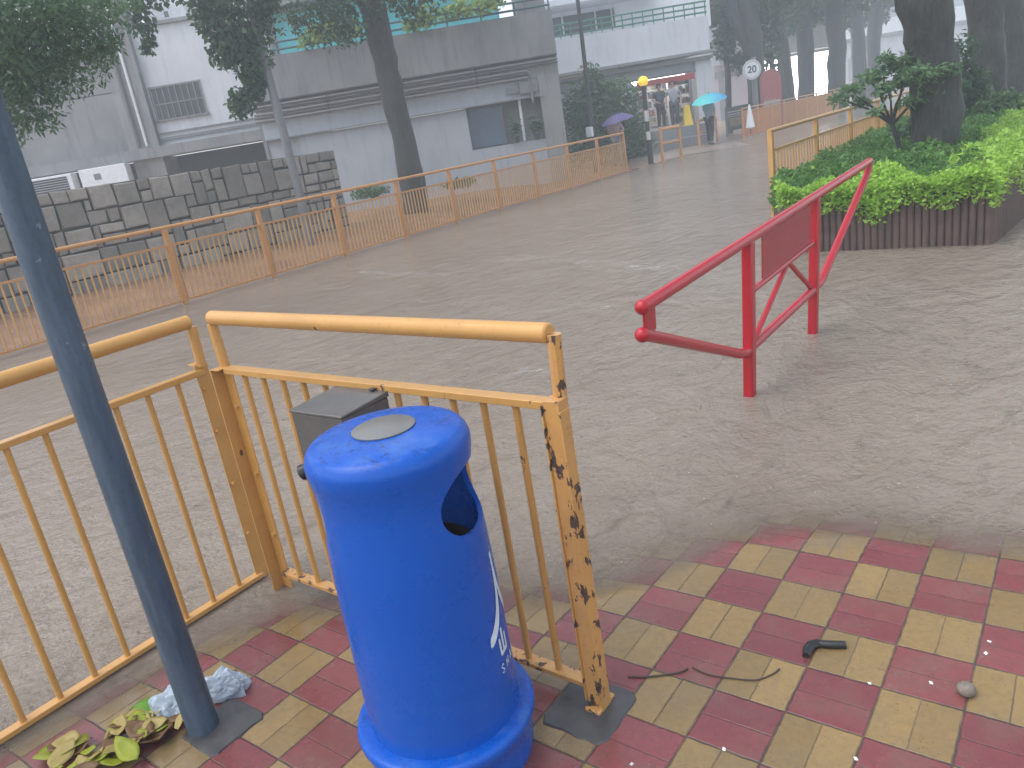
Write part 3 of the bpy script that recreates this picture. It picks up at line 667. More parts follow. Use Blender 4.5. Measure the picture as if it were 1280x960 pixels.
# goods racks in the shop
for i, (s_, D_, lab) in enumerate(((6.62,31.6,'goods rack packed with small items on the left inside the shop'),(7.5,33.9,'goods rack at the back of the lit shop behind the shoppers'),(8.35,31.6,'goods rack packed with small items on the right inside the shop'))):
    q = thing('goods_rack', lab, 'shelf rack', fw(s_, D_, ZP), ROTF, 'goods racks inside the shop'); w = .9 if i != 1 else 2.0
    b = MB()
    for z in (.1,.45,.8,1.15,1.5): b.box(-w/2,w/2,0,.4,z,z+.025)
    for x in (-w/2+.02,w/2-.02): b.box(x-.015,x+.015,.0,.4,0,1.8)
    b.build('shelves', M['white_metal'], q, smooth=False)
    cols = [plain('goods_%d_colour' % k_, c_, .4) for k_, c_ in enumerate([(.28,.10,.09),(.4,.34,.27),(.14,.16,.24),(.45,.44,.42),(.06,.06,.065),(.3,.22,.12),(.17,.22,.16)])]
    b = MB()
    for z in (.125,.475,.825,1.175,1.525):
        x = -w/2+.05
        while x < w/2-.08:
            ww = random.uniform(.05,.12); b.box(x,x+ww,-.01,.25,z,z+random.uniform(.12,.33),random.randrange(7)); x += ww+.012
    g = b.build('goods', cols, q, smooth=False); g['kind'] = 'stuff'
# -- far block beyond the trees
DF = 60
def fs(px, py=90): return float(at(px, py, DF)[:2] @ EV)
t, S, Dp = building('far_shop_block', 'long pale far block with glowing shopfronts behind the row of trees', fs(980), DF)
part(t, 'slab', M['concrete_dark'], (S(fs(893)),S(fs(1044)),-1.5,12,3.9,5.6))
part(t, 'wall', M['pink_wall'], (S(fs(880)),S(fs(952)),.0,.4,0,3.9)); part(t, 'pier', M['pink_wall'], (S(fs(1038)),S(fs(1046)),.0,.4,0,3.9))
part(t, 'band', M['concrete_dark'], (S(fs(893)),S(fs(955)),-.1,.0,3.0,3.5), (S(fs(897)),S(fs(904)),-.06,.0,0,3.0))
for a_, b_ in ((955,982),(985,1009),(1012,1037)):
    part(t, 'lit_shopfront', glow('lit_shopfront_glass', (1,.99,.97), 3.0), (S(fs(a_)),S(fs(b_)),.15,.2,.3,3.7))
part(t, 'lintel', M['concrete'], (S(fs(952)),S(fs(1038)),.05,.4,3.7,3.9))
part(t, 'upper_wall', M['pale_wall'], (S(fs(880)),S(fs(1044)),1,1.4,5.6,15))
for z in (6.6,9.2,11.8):
    for px in range(895,1035,18): part(t, 'window', M['window'], (S(fs(px)),S(fs(px+10)),.96,.99,z,z+1.3))
t, S, Dp = building('far_white_block', 'pale low block far down the flooded street beyond the last tree', fs(1095)*1.25, 75)
part(t, 'wall', M['white_wall'], (-6.5,9,0,5,0,4.6)); part(t, 'roof', M['concrete'], (-6.7,9.2,-.3,5.2,4.6,4.9))
for x1 in (-5,-2.6,-.2,2.2,4.6): part(t, 'window', M['pale_wall'], (x1,x1+1.5,-.04,-.01,1.2,3.2))
t, S, Dp = building('far_tower', 'faint pale tower block at the far end of the flooded street', 40, 95)
part(t, 'wall', M['bright_wall'], (S(22),S(70),0,12,0,19))
for z in np.arange(4,17,3.4):
    part(t, 'window_row', M['pale_wall'], *[(S(s_),S(s_+2.2),-.06,-.01,z,z+1.5) for s_ in np.arange(24,68,4.2)])

# ------------------------------------------------------------------ trees and plants
M['leaf_dark'] = leaf_mat('dark_green_leaves', (.026,.062,.030), (.075,.14,.06))
M['leaf_mid'] = leaf_mat('green_leaves', (.035,.085,.03), (.11,.20,.075))
M['leaf_soft'] = leaf_mat('soft_green_leaves', (.055,.12,.05), (.16,.27,.12))
M['leaf_feather'] = leaf_mat('feathery_leaves', (.04,.10,.045), (.12,.22,.09))
M['leaf_lime'] = leaf_mat('lime_green_leaves', (.19,.36,.035), (.40,.62,.10))
M['leaf_under'] = leaf_mat('deep_green_leaves', (.04,.12,.025), (.13,.28,.05))
M['leaf_yellow'] = leaf_mat('yellow_green_leaves', (.13,.22,.04), (.30,.40,.08))
def leaf_mesh(name, pts, size, mat, parent=None, droop=.3, aspect=.45, var=.4):
    P = np.asarray(pts, float); n = len(P)
    d = rng.normal(size=(n,3)); d[:,2] = d[:,2]*.6 - droop; d /= np.linalg.norm(d, axis=1)[:,None]
    q = rng.normal(size=(n,3)); q[:,2] += 1.2; w = np.cross(d, q); w /= np.linalg.norm(w, axis=1)[:,None]; nn = np.cross(w, d)
    L = size*(1 + var*rng.uniform(-1,1,n)); L = L[:,None]
    a = P; tip = P + d*L; mid = P + d*L*.45
    l = mid + w*L*aspect/2 + nn*L*.08; r = mid - w*L*aspect/2 + nn*L*.08
    V = np.stack([a, l, tip, r], 1).reshape(-1,3)
    me = bpy.data.meshes.new(name); me.vertices.add(4*n); me.vertices.foreach_set('co', V.ravel().astype('f'))
    me.loops.add(4*n); me.loops.foreach_set('vertex_index', np.arange(4*n, dtype='i')); me.polygons.add(n)
    me.polygons.foreach_set('loop_start', np.arange(0,4*n,4,dtype='i')); me.update(calc_edges=True); me.materials.append(mat)
    o = bpy.data.objects.new(name, me); COL.objects.link(o)
    if parent is not None: o.parent = parent
    return o
def blob(c, r, n):
    v = rng.normal(size=(n,3)); v /= np.linalg.norm(v, axis=1)[:,None]; return np.asarray(c) + v*(rng.uniform(0,1,n)**.45)[:,None]*np.asarray(r)
def clumps(c, r, k, cr, n):
    cs = blob(c, r, k); return np.concatenate([blob(q, np.array([cr,cr,cr*.7])*rng.uniform(.6,1.3), n) for q in cs]), cs
def trunk(t, pts, rs, seg=14, name='trunk'):
    pp = []; rr = []
    for i in range(len(pts)-1):
        a, b_ = Vector(pts[i]), Vector(pts[i+1])
        for j in range(4):
            f = j/4; pp.append(a.lerp(b_, f) + Vector((random.uniform(-1,1),random.uniform(-1,1),0))*rs[i]*.08); rr.append((rs[i]*(1-f)+rs[i+1]*f)*random.uniform(.95,1.06))
    pp.append(Vector(pts[-1])); rr.append(rs[-1])
    return MB().tube(pp, rr, seg, jit=.06).build(name, M['bark'], t, angle=80)
def rel(p, o): return tuple(np.asarray(p)-np.asarray(o))
# tree by the grey podium
B0 = np.array([*at(514,228,18.5)[:2], .2]); t = thing('tree', 'slim dark trunked tree standing before the grey podium wall', 'tree', B0)
w = [at(514,232,18.5), at(506,180,18.5), at(492,120,18.5), at(478,60,18.5), at(464,0,18.5), at(455,-60,18.5), at(452,-140,18.6)]
w[0][2] = .1
trunk(t, [rel(p, B0) for p in w], [.33,.265,.255,.27,.29,.25,.2])
limbs = [((464,-20),(395,-60)),((470,-10),(560,-60)),((455,-60),(330,-130)),((452,-100),(240,-60)),((460,-40),(620,-110))]
for a_, b_ in limbs: trunk(t, [rel(at(*a_,18.5),B0), rel(at((a_[0]+b_[0])/2,(a_[1]+b_[1])/2-25,18.0),B0), rel(at(*b_,17.6),B0)], [.13,.09,.05], 8, 'limb')
pts = []
def spray(px, py, rx, ry, n, D): 
    c = rel(at(px, py, D), B0); k = D/F_PX; pts.append(blob(c, (rx*k, rx*k*.9, ry*k), n))
for q in ((375,22,30,22,260),(400,5,40,28,420),(425,28,36,30,420),(440,5,40,35,420),(512,5,24,22,220),(500,-25,60,28,500),(530,-10,26,30,260),(590,-45,60,25,400),(370,-35,50,22,400),(450,-70,150,40,1600)): spray(*q, 18.2)
for q in ((262,18,24,24,480),(290,40,30,30,800),(312,70,26,28,700),(318,102,18,22,460),(300,128,17,18,330),(278,62,20,22,300),(325,30,20,26,300),(295,-12,50,26,800),(335,2,16,14,150),(175,20,16,34,240),(186,55,9,12,80),(170,-15,40,24,380),(240,-20,60,20,400)): spray(*q, 15.5)
leaf_mesh('crown', np.concatenate(pts), .115, M['leaf_dark'], t, droop=.8, aspect=.62)
# feathery tree at the upper left
B0 = np.array([*fw(-7.9, 9.3)[:2], .25]); t = thing('tree', 'feathery dense green tree overhanging the upper left corner', 'tree', B0)
trunk(t, [(0,0,0),(.1,.1,2.2),(.35,.2,4.2)], [.22,.18,.12]); pts = []
for q in ((20,40,70,60,4200),(60,80,60,40,1700),(100,30,44,36,1300),(30,110,44,40,1300),(-30,90,60,70,2000),(60,-10,90,40,2400),(125,55,22,20,260),(50,150,22,14,160),(15,160,18,20,200),(-60,20,90,80,2200)): 
    c = rel(at(q[0],q[1],9.0), B0); k = 9/F_PX; pts.append(blob(c, (q[2]*k,q[2]*k*1.2,q[3]*k), q[4]))
leaf_mesh('crown', np.concatenate(pts), .075, M['leaf_feather'], t, droop=.7, aspect=.32)
# planter trees
def planter_tree(label, base, px_pts, D, rs, crown, n=2600, group='trees in the planter'):
    t = thing('tree', label, 'tree', (*base[:2], .35), 0, group); B = np.array([*base[:2], .35])
    ps = [np.array([base[0],base[1],.3])] + [at(x_, y_, D) for x_, y_ in px_pts]
    trunk(t, [rel(p, B) for p in ps], rs, 18)
    C, r_ = crown; p_, cs = clumps(rel(C, B), r_, 40, .8, n//40); top = Vector(rel(ps[-1], B))
    for q in cs[:7]: trunk(t, [top-Vector((0,0,.6)), top.lerp(Vector(q), .5)+Vector((0,0,.3)), q], [rs[-1]*.6,rs[-1]*.4,.05], 8, 'limb')
    leaf_mesh('crown', p_, .16, M['leaf_dark'], t, droop=.6, aspect=.6); return t
def dd(P): return float(np.asarray(P[:2]) @ NV)
b1 = ground(1172,182,.6); planter_tree('thickest pale barked tree trunk just behind the small planter tree', b1, ((1170,120),(1163,60),(1155,0),(1142,-70),(1130,-140)), dd(b1), [.30,.285,.28,.30,.33,.30,.24], (np.array([b1[0],b1[1]+.5,6.6]), (3.2,3.2,1.3)))
b2 = ground(1236,128,.75); planter_tree('dark planter tree trunk second from the small planter tree', b2, ((1235,80),(1232,30),(1228,-30),(1222,-90)), dd(b2), [.31,.29,.29,.31,.3,.25], (np.array([b2[0],b2[1],7.2]), (3,3,1.4)))
b3 = ground(1264,110,.8); planter_tree('dark planter tree trunk furthest right beside the photo edge', b3, ((1263,60),(1260,10),(1256,-40)), dd(b3), [.36,.34,.36,.36,.3], (np.array([b3[0],b3[1],7.6]), (3,3,1.4)))
# row of far trees
far = [(947,128,36,.42,((943,60),(935,10),(932,-30)),'far tree with a forked trunk behind the round 20 sign'),
       (985,122,41,.38,((980,70),(970,20),(966,-20)),'far tree between the red kiosk and the brightest shopfront'),
       (1008,118,44,.46,((1007,60),(1004,10),(1002,-20)),'dark far tree standing in front of the brightest shopfronts'),
       (1045,122,44,.50,((1046,60),(1044,10),(1043,-20)),'thick grey far tree right of the brightest shopfronts'),
       (1074,108,52,.46,((1073,50),(1068,10),(1066,-15)),'pale hazy far tree left of the last far tree'),
       (1091,106,56,.5,((1091,50),(1096,15),(1104,-15)),'palest hazy far tree leaning toward the planter')]
for px, py, D, r_, pp, lab in far:
    B = at(px, py, D); B[2] = 0; t = thing('tree', lab, 'tree', B, 0, 'row of trees beyond the far railing')
    ps = [B] + [at(x_, y_, D) for x_, y_ in pp]; trunk(t, [rel(p, B) for p in ps], [r_,r_*.92,r_*1.0,r_*.9,r_*.7][:len(ps)], 12)
    if px == 947: trunk(t, [rel(at(938,70,D),B), rel(at(920,25,D),B), rel(at(908,-20,D),B)], [.25,.24,.2], 10, 'limb')
    C = rel(at(pp[-1][0], -35, D), B); p_, cs = clumps(C, (4.0,4.0,1.8), 46, .8, 60)
    q_, c2 = clumps(rel(at(pp[-1][0]-6, 18, D+1.5), B), (2.6,2.6,.9), 10, .6, 45)
    for q in cs[:5]: trunk(t, [rel(ps[-1],B), (Vector(rel(ps[-1],B))+Vector(q))/2, q], [.2,.12,.05], 7, 'limb')
    leaf_mesh('crown', np.concatenate([p_, q_]), .34, M['leaf_dark'], t, droop=.5, aspect=.6)
# low dark foliage behind the far shop corner
B = at(905,60,37); B[2] = 0; t = thing('tree', 'bushy dark foliage at the corner of the pale shop building', 'tree', B)
trunk(t, [(0,0,0),(.1,0,2.5),(0,.1,4)], [.16,.13,.1], 10); pts = [blob(rel(at(x_, y_, 37), B), (rx*.039,rx*.039,ry*.039), n_) for x_, y_, rx, ry, n_ in ((905,55,16,18,420),(920,30,20,18,450),(900,15,24,16,420),(925,75,12,14,220),(960,40,18,25,420),(965,75,10,14,160))]
leaf_mesh('crown', np.concatenate(pts), .26, M['leaf_dark'], t, aspect=.55)
# bush beside the podium
B = at(752,200,28.0); B[2] = .05; t = thing('bush', 'large dark green bush between the grey podium and the shop', 'bush', B)
for dx in (-.5,0,.45): trunk(t, [(dx*.3,0,0),(dx*.7,.1,.8),(dx,0,1.7)], [.06,.05,.03], 7, 'stem')
pts = [blob(rel(at(x_, y_, 28.0), B), (rx*.0293,rx*.025,ry*.0293), n_) for x_, y_, rx, ry, n_ in ((750,150,42,40,2200),(725,140,24,34,900),(765,125,34,26,1000),(785,165,24,30,800),(735,180,40,22,900),(745,112,24,16,400),(738,92,12,14,120),(800,185,16,16,240))]
leaf_mesh('crown', np.concatenate(pts), .24, M['leaf_mid'], t, droop=.3, aspect=.3)
# vines on the podium roof
B = fw(-3.2, 21.9, 4.5); t = thing('vine', 'pale green vine climbing the podium roof railing left of the trunk', 'climbing plant', B, 0, 'vines on the podium roof')
leaf_mesh('foliage', np.concatenate([blob(rel(at(x_, y_, 21.8), B), (rx*.023,.15,ry*.023), n_) for x_, y_, rx, ry, n_ in ((395,42,22,12,260),(415,38,14,12,120),(380,52,6,8,50),(440,36,16,9,120))]), .13, M['leaf_yellow'], t, aspect=.7)
B = fw(.2, 21.9, 4.5); t = thing('vine', 'pale green vine on the podium roof railing right of the trunk', 'climbing plant', B, 0, 'vines on the podium roof')
leaf_mesh('foliage', np.concatenate([blob(rel(at(x_, y_, 21.8), B), (rx*.023,.2,ry*.023), n_) for x_, y_, rx, ry, n_ in ((530,22,24,14,260),(570,12,30,10,280),(610,5,28,10,260),(512,30,10,8,60))]), .13, M['leaf_yellow'], t, aspect=.7)
# shrubs at the foot of the podium
for i, (px, py, rx, ry, lab) in enumerate(((462,240,24,6,'low dark shrub at the tree foot left of the trunk'),(575,229,16,4,'low green shrub behind the railing right of the trunk'))):
    B = at(px, py, 19.5); t = thing('shrub', lab, 'shrub', B, 0, 'low shrubs behind the long railing'); leaf_mesh('foliage', blob((0,0,.0), (rx*.021,.5,ry*.022), 600), .10, M['leaf_mid'], t)
for i, (px, py) in enumerate(((645,160),(672,160))):
    B = at(px, 172, 21.9); B[2] = 1.34; t = thing('potted_plant', ('small dark plant in a pot beside the blue board','small dark plant in a pot by the recess edge')[i], 'plant', B, 0, 'plants on the podium recess sill')
    MB().lathe([(.07,0),(.1,.16),(.085,.16)], 14).build('pot', M['pipe_dark'], t); leaf_mesh('foliage', blob((0,0,.36), (.16,.12,.24), 110), .13, M['leaf_dark'], t, aspect=.4)

# ------------------------------------------------------------------ planter
M['slats'] = rough_mat('dark_brown_slats', (.075,.045,.037), (.125,.08,.066), 6, .55, .3, 50, streak=.3)
def planter():
    t = thing('planter', 'dark brown ribbed planter box holding lime hedge and trees', 'planter', (-1.7,9,0))
    path = [(-3.15,9.4),(-2.57,7.93),(-.765,7.99),(-.60,9.6),(-.30,12.4),(-.1,30)]
    for (xa, ya), (xb, yb) in zip(path[:-1], path[1:]):
        L = math.hypot(xb-xa, yb-ya); ang = math.atan2(yb-ya, xb-xa); n = int(L/.062); b = MB(); prof = []
        for i in range(n+1):
            for k_, o_ in ((0,0),(.16,-.016),(.5,-.021),(.84,-.016)):
                if i == n and k_ > 0: break
                prof.append(((i+k_)*L/n, o_ if k_ else .006))
        N = len(prof); b.add([(x_, y_, -.3) for x_, y_ in prof] + [(x_, y_, .525+.008*math.sin(x_*50)) for x_, y_ in prof], [(i, i+1, N+i+1, N+i) for i in range(N-1)])
        b.add([(0,.02,.5),(L,.02,.5),(L,.14,.5),(0,.14,.5)], [(0,1,2,3)])
        o = b.build('slat_panel', M['slats'], t, angle=60); o.location = (xa+1.7, ya-9, 0); o.rotation_euler = (0,0,ang)
    b = MB(); b.add([(-3.1+1.7,.4,.44),(-2.5+1.7,-1.0,.44),(-.8+1.7,-.95,.44),(-.65+1.7,.6,.44),(-.35+1.7,3.4,.44),(-.15+1.7,21,.5),(-1.7,21,.5),(-1.7,3,.44)], [(0,1,2,3,4,5,6,7)]); b.build('soil', M['dark_soil'], t, smooth=False)
planter()
def inside(x, y):
    xr = np.interp(y, [7.9,9.6,12.4,30], [-.72,-.54,-.24,-.05]); xl = np.interp(y, [7.9,9.4,30], [-2.6,-3.2,-3.3]); return (x > xl) & (x < xr) & (y > 7.85)
n_ = 105000; y_ = 7.85 + 12*rng.uniform(0,1,n_)**1.7; x_ = rng.uniform(-3.4,0,n_); k_ = inside(x_, y_); x_, y_ = x_[k_], y_[k_]
front = np.minimum(np.minimum(y_-7.85, np.interp(y_, [7.9,9.6,12.4,30], [-.72,-.54,-.24,-.05])-x_), 1.0)
lump = .10*np.sin(x_*5.1+1)*np.sin(y_*4.3) + .07*np.sin(x_*11+y_*7)
rimh = np.where(front < .55, .56+.10*np.sqrt(np.clip(front/.25,0,1)), .58) + lump*.7 + .012*np.clip(y_-9,0,10)
z_ = rimh - rng.uniform(0,1,len(x_))**2*.22
lime = (front + .25*np.sin(x_*3+y_*2) + rng.normal(0,.1,len(x_)) < .62) | ((x_ > -1.3) & (y_ > 9))
P_ = np.stack([x_, y_, z_], 1)
ext = np.stack([rng.uniform(-2.6,-.76,4200), 7.95-np.abs(rng.normal(0,.03,4200)), .575+rng.normal(0,.022,4200)], 1)
o = leaf_mesh('hedge_foliage', np.concatenate([P_[lime], ext]), .045, M['leaf_lime'], droop=-.25, aspect=.62); tag(o, 'lime green hedge leaves spilling over the planter edge', 'hedge', kind='stuff')
o = leaf_mesh('ground_cover', P_[~lime], .06, M['leaf_under'], droop=-.25, aspect=.5); tag(o, 'darker green ground cover inside the planter', 'ground cover', kind='stuff')
# dark shrubs under the planter trees
for px, py, D_, rx, ry, n1, mt, lab in ((1212,90,13.5,32,45,1500,'leaf_dark','dark green shrub filling the space right of the thick trunk'),(1262,150,13,40,36,1600,'leaf_mid','green shrub at the right edge beneath the dark trunks'),(1240,165,14,36,22,900,'leaf_dark','low dark shrub behind the lime hedge'),(1135,165,11.5,24,20,700,'leaf_dark','dark low shrub at the foot of the small planter tree')):
    B = at(px, py, D_); B[2] = .5; t = thing('shrub', lab, 'shrub', B, 0, 'shrubs in the planter'); k = D_/F_PX
    trunk(t, [(0,0,0),(.03,.02,.4)], [.03,.02], 6, 'stem')
    leaf_mesh('foliage', np.concatenate([blob(rel(at(px+random.uniform(-.6,.6)*rx, py+random.uniform(-.6,.6)*ry, D_), B), (rx*k*.55,.4,ry*k*.55), n1//7) for _ in range(7)]), .11, M[mt], t, aspect=.5)
# small tree
B = ground(1124,193,.55); Ds = dd(B); t = thing('small_tree', 'small round headed tree in the planter before the thickest trunk', 'tree', B)
def sp(px, py, o=0): return rel(at(px, py, Ds+o), B)
trunk(t, [sp(1126,200),sp(1122,175),sp(1115,155)], [.035,.032,.03], 8)
for q in ((1095,135),(1070,120),(1108,105),(1130,110),(1150,125),(1165,100),(1085,95),(1130,85),(1055,125)): 
    trunk(t, [sp(1115,156), sp((1115+q[0])/2+random.uniform(-4,4),(150+q[1])/2), sp(*q, random.uniform(-.3,.3))], [.02,.014,.006], 6, 'branch')
pts = [blob(sp(x1, y1, random.uniform(-.5,.5)), (rx*Ds/F_PX,rx*Ds/F_PX*1.2,ry*Ds/F_PX), int(n1*1.7)) for x1, y1, rx, ry, n1 in ((1122,84,18,10,170),(1090,95,14,9,110),(1105,112,12,8,80),(1150,92,20,10,190),(1064,112,14,7,90),(1048,124,9,6,45),(1075,128,14,6,60),(1128,102,16,8,120),(1165,108,18,9,160),(1185,88,14,12,130),(1142,124,16,7,90),(1170,130,14,7,70),(1108,74,10,7,60),(1095,140,9,5,30),(1196,112,10,12,80),(1135,72,10,6,50))]
leaf_mesh('crown', np.concatenate(pts), .085, M['leaf_soft'], t, droop=.15, aspect=.42)

# ------------------------------------------------------------------ street furniture
B = ground(814,206,0); Dz = dd(B)
t = thing('beacon', 'yellow globe crossing beacon on a black and white post', 'beacon', B)
top = at(803,98,Dz); ax = Vector((0,0,1)); H = 2.46
MB().ball((0,0,H), .155, 24, 16).build('globe', (lambda n: n.set(col=(.85,.62,.03), rough=.3, em=(.9,.65,.05), es=.25))(NT('yellow_globe')), t)
zs = [0,.75,1.0,1.3,1.62,2.3]; 
b = MB()
for i, (a_, c_) in enumerate(zip(zs[:-1], zs[1:])): b.tube([(0,0,a_),(0,0,c_)], .065 if i else .085, 14, mi=i % 2)
b.build('post', [plain('beacon_black', (.03,.028,.028), .4), plain('beacon_white', (.6,.6,.58), .4)], t)
MB().tube([(0,0,2.29),(0,0,2.34)], .09, 14).build('collar', M['dark_metal'], t)
# thin dark lamp post
B = at(742,205,23.5); B[2] = 0; t = thing('lamp_post', 'thin dark lamp post rising in front of the bush', 'lamp post', B, 0)
P1 = rel(at(738,140,23.5), B); P2 = rel(at(722,0,23.5), B); P3 = rel(at(712,-90,23.5), B)
MB().tube([(P1[0]*.3,P1[1]*.3,0), P1, P2, P3], [.07,.065,.055,.05], 10).build('post', M['dark_metal'], t)
MB().box(-.6,.05,-.1,.1,0,.1).build('lamp_head', M['dark_metal'], t, loc=P3, bevel=.03)
B = at(744,205,23.2); B[2] = 0
o = MB().box(-.1,.1,-.06,.06,1.1,1.38).build('switch_box', M['white_metal'], t, bevel=.02, loc=rel(at(737,165,23.4), (*t.location[:2], 1.24)))
# grey lamp post by the stone wall
B = ground(390,312,.05); Dl = dd(B); t = thing('lamp_post', 'grey lamp post standing in front of the stone wall', 'lamp post', B)
MB().tube([(0,0,0), rel(at(374,240,Dl),B), rel(at(345,130,Dl),B), rel(at(316,20,Dl),B), rel(at(300,-60,Dl),B)], [.10,.085,.08,.07,.06], 12).build('post', M['pipe'], t)
# round sign with 20
B = at(945,135,33.5); B[2] = 0; t = thing('road_sign', 'round white sign reading 20 on a grey post', 'sign', B, ROTF)
MB().tube([(0,0,0),(0,0,3.0)], .11, 12).build('post', M['pipe'], t)
c = at(940,87,33.3); zc_ = c[2]; sx_ = float((c[:2]-B[:2]) @ EV)
b = MB(); b.lathe([(.0001,0),(.37,0),(.385,.02),(.385,.04),(.0001,.04)], 36); o = b.build('sign_disc', M['bright_wall'], t); o.rotation_euler = (PI/2,0,0); o.location = (sx_,-.15,zc_)
b = MB(); b.lathe([(.30,.041),(.365,.041),(.365,.048),(.30,.048)], 36, close=True); r2 = b.build('sign_ring', plain('sign_pale_ring', (.5,.5,.55), .4), o)
cu = bpy.data.curves.new('sign_number', 'FONT'); cu.body = '20'; cu.size = .38; cu.align_x = 'CENTER'; cu.align_y = 'CENTER'; cu.extrude = .004; cu.offset = .008
to = bpy.data.objects.new('tmp', cu); COL.objects.link(to); dg = bpy.context.evaluated_depsgraph_get(); me = bpy.data.meshes.new_from_object(to.evaluated_get(dg)); bpy.data.objects.remove(to)
me.materials.clear(); me.materials.append(plain('sign_ink', (.06,.06,.08), .5)); no = bpy.data.objects.new('sign_number', me); COL.objects.link(no); no.parent = o; no.location = (0,0,.05)
# red round-topped kiosk board
B = at(966,135,35); B[2] = 0; t = thing('kiosk', 'red round topped kiosk board beyond the far railing', 'kiosk', B, ROTF)
b = MB(); N = 16; ps = [(-.42,.0)] + [(.42*math.cos(PI-PI*i/N), 2.05+.42*math.sin(PI*i/N)) for i in range(N+1)] + [(.42,0)]
K = len(ps); b.add([(x1,0,z1) for x1, z1 in ps] + [(x1,.3,z1) for x1, z1 in ps], [tuple(range(K))[::-1], tuple(range(K,2*K))] + [(i,(i+1) % K,K+(i+1) % K,K+i) for i in range(K)]); b.build('cabinet', plain('dull_red_paint', (.36,.09,.085), .4), t, smooth=False)
part(t, 'panel', M['pale_wall'], (-.36,.36,-.012,-.004,.2,1.2))
# low barrier frames
def low_frame(label, pa, pb):
    a_, c_ = ground(*pa), ground(*pb); L = math.hypot(*(c_-a_)[:2]); t = thing('low_barrier', label, 'barrier', a_, math.atan2(c_[1]-a_[1], c_[0]-a_[0]), 'low yellow barrier frames at the crossing')
    for x1 in (0, L): MB().tube([(x1,0,-.2),(x1,0,1.02)], .045, 10).build('post', M['yellow_far'], t)
    MB().tube([(0,0,1.0),(L,0,1.0)], .045, 10).build('top_rail', M['yellow_far'], t); MB().tube([(0,0,.58),(L,0,.58)], .035, 10).build('middle_rail', M['yellow_far'], t)
low_frame('low yellow barrier frame nearest the globe beacon', (829,204), (852,199)); low_frame('low yellow barrier frame in front of the cyan umbrella', (875,188), (897,182))
# poster board and closed white umbrella
A_, C_ = ground(909,172), ground(941,163); L = math.hypot(*(C_-A_)[:2]); t = thing('poster_board', 'dark green poster board hung at the start of the far railing', 'notice board', A_, math.atan2(C_[1]-A_[1], C_[0]-A_[0]))
part(t, 'board', plain('dark_green_board', (.04,.07,.065), .4), (0.05,L,-.03,.03,.22,1.2))
part(t, 'heading', plain('pale_print', (.5,.55,.56), .5), (.15,L*.6,-.036,-.032,.98,1.02), (.15,L*.5,-.036,-.032,.88,.91), (.15,L*.55,-.036,-.032,.80,.82))
part(t, 'picture', plain('brown_print', (.25,.2,.11), .5), (.35,L*.62,-.036,-.032,.4,.74)); [part(t, 'leg', M['pipe'], q) for q in ((.0,.045,-.03,.03,-.2,1.25), (L+.003,L+.045,-.03,.03,-.2,1.25))]
B = at(938,158,30.2); B[2] = .35; t = thing('umbrella', 'closed white umbrella leaning beside the green poster board', 'umbrella', B)
b = MB(); b.lathe([(.02,0),(.17,.05),(.16,.12),(.10,.5),(.03,.88)], 12); b.build('canopy', M['bright_wall'], t); MB().tube([(0,0,-.2),(0,0,1.0)], .015, 8).build('shaft', M['dark_metal'], t)
# yellow floor sign
B = fw(8.02, 29.6, ZP); t = thing('floor_sign', 'yellow folding floor sign standing at the shop doorway', 'sign', B, ROTF)
b = MB(); b.add([(-.17,-.16,0),(.17,-.16,0),(.10,-.02,.72),(-.10,-.02,.72),(-.17,-.13,0),(.17,-.13,0),(.10,.0,.72),(-.10,.0,.72)], [(0,1,2,3),(7,6,5,4),(0,4,5,1),(1,5,6,2),(2,6,7,3),(3,7,4,0)])
b.build('front_panel', plain('yellow_plastic', (.75,.52,.03), .4), t, smooth=False)
b = MB(); b.add([(-.17,.13,0),(.17,.13,0),(.10,.03,.72),(-.10,.03,.72),(-.17,.16,0),(.17,.16,0),(.10,.05,.72),(-.10,.05,.72)], [(0,1,2,3),(7,6,5,4),(0,4,5,1),(1,5,6,2),(2,6,7,3),(3,7,4,0)])
b.build('rear_panel', plain('yellow_plastic_rear', (.75,.52,.03), .4), t, smooth=False)

# ------------------------------------------------------------------ people
def skin_mesh(name, joints, edges, mat, parent, root=0, sub=1):
    me = bpy.data.meshes.new(name); keys = list(joints); ix = {k: i for i, k in enumerate(keys)}
    me.from_pydata([joints[k][0] for k in keys], [(ix[a], ix[b]) for a, b in edges], [])
    o = bpy.data.objects.new(name, me); COL.objects.link(o)
    o.modifiers.new('skin', 'SKIN').use_smooth_shade = True; sl = me.skin_vertices[0]
    for i, k in enumerate(keys):
        r_ = joints[k][1]; sl.data[i].radius = (r_, r_) if not isinstance(r_, tuple) else r_; sl.data[i].use_root = (i == root)
    s_ = o.modifiers.new('sub', 'SUBSURF'); s_.levels = s_.render_levels = sub
    dg = bpy.context.evaluated_depsgraph_get(); m2 = bpy.data.meshes.new_from_object(o.evaluated_get(dg)); o.modifiers.clear(); o.data = m2
    m2.materials.clear(); m2.materials.append(mat); m2.polygons.foreach_set('use_smooth', [True]*len(m2.polygons))
    o.parent = parent; return o
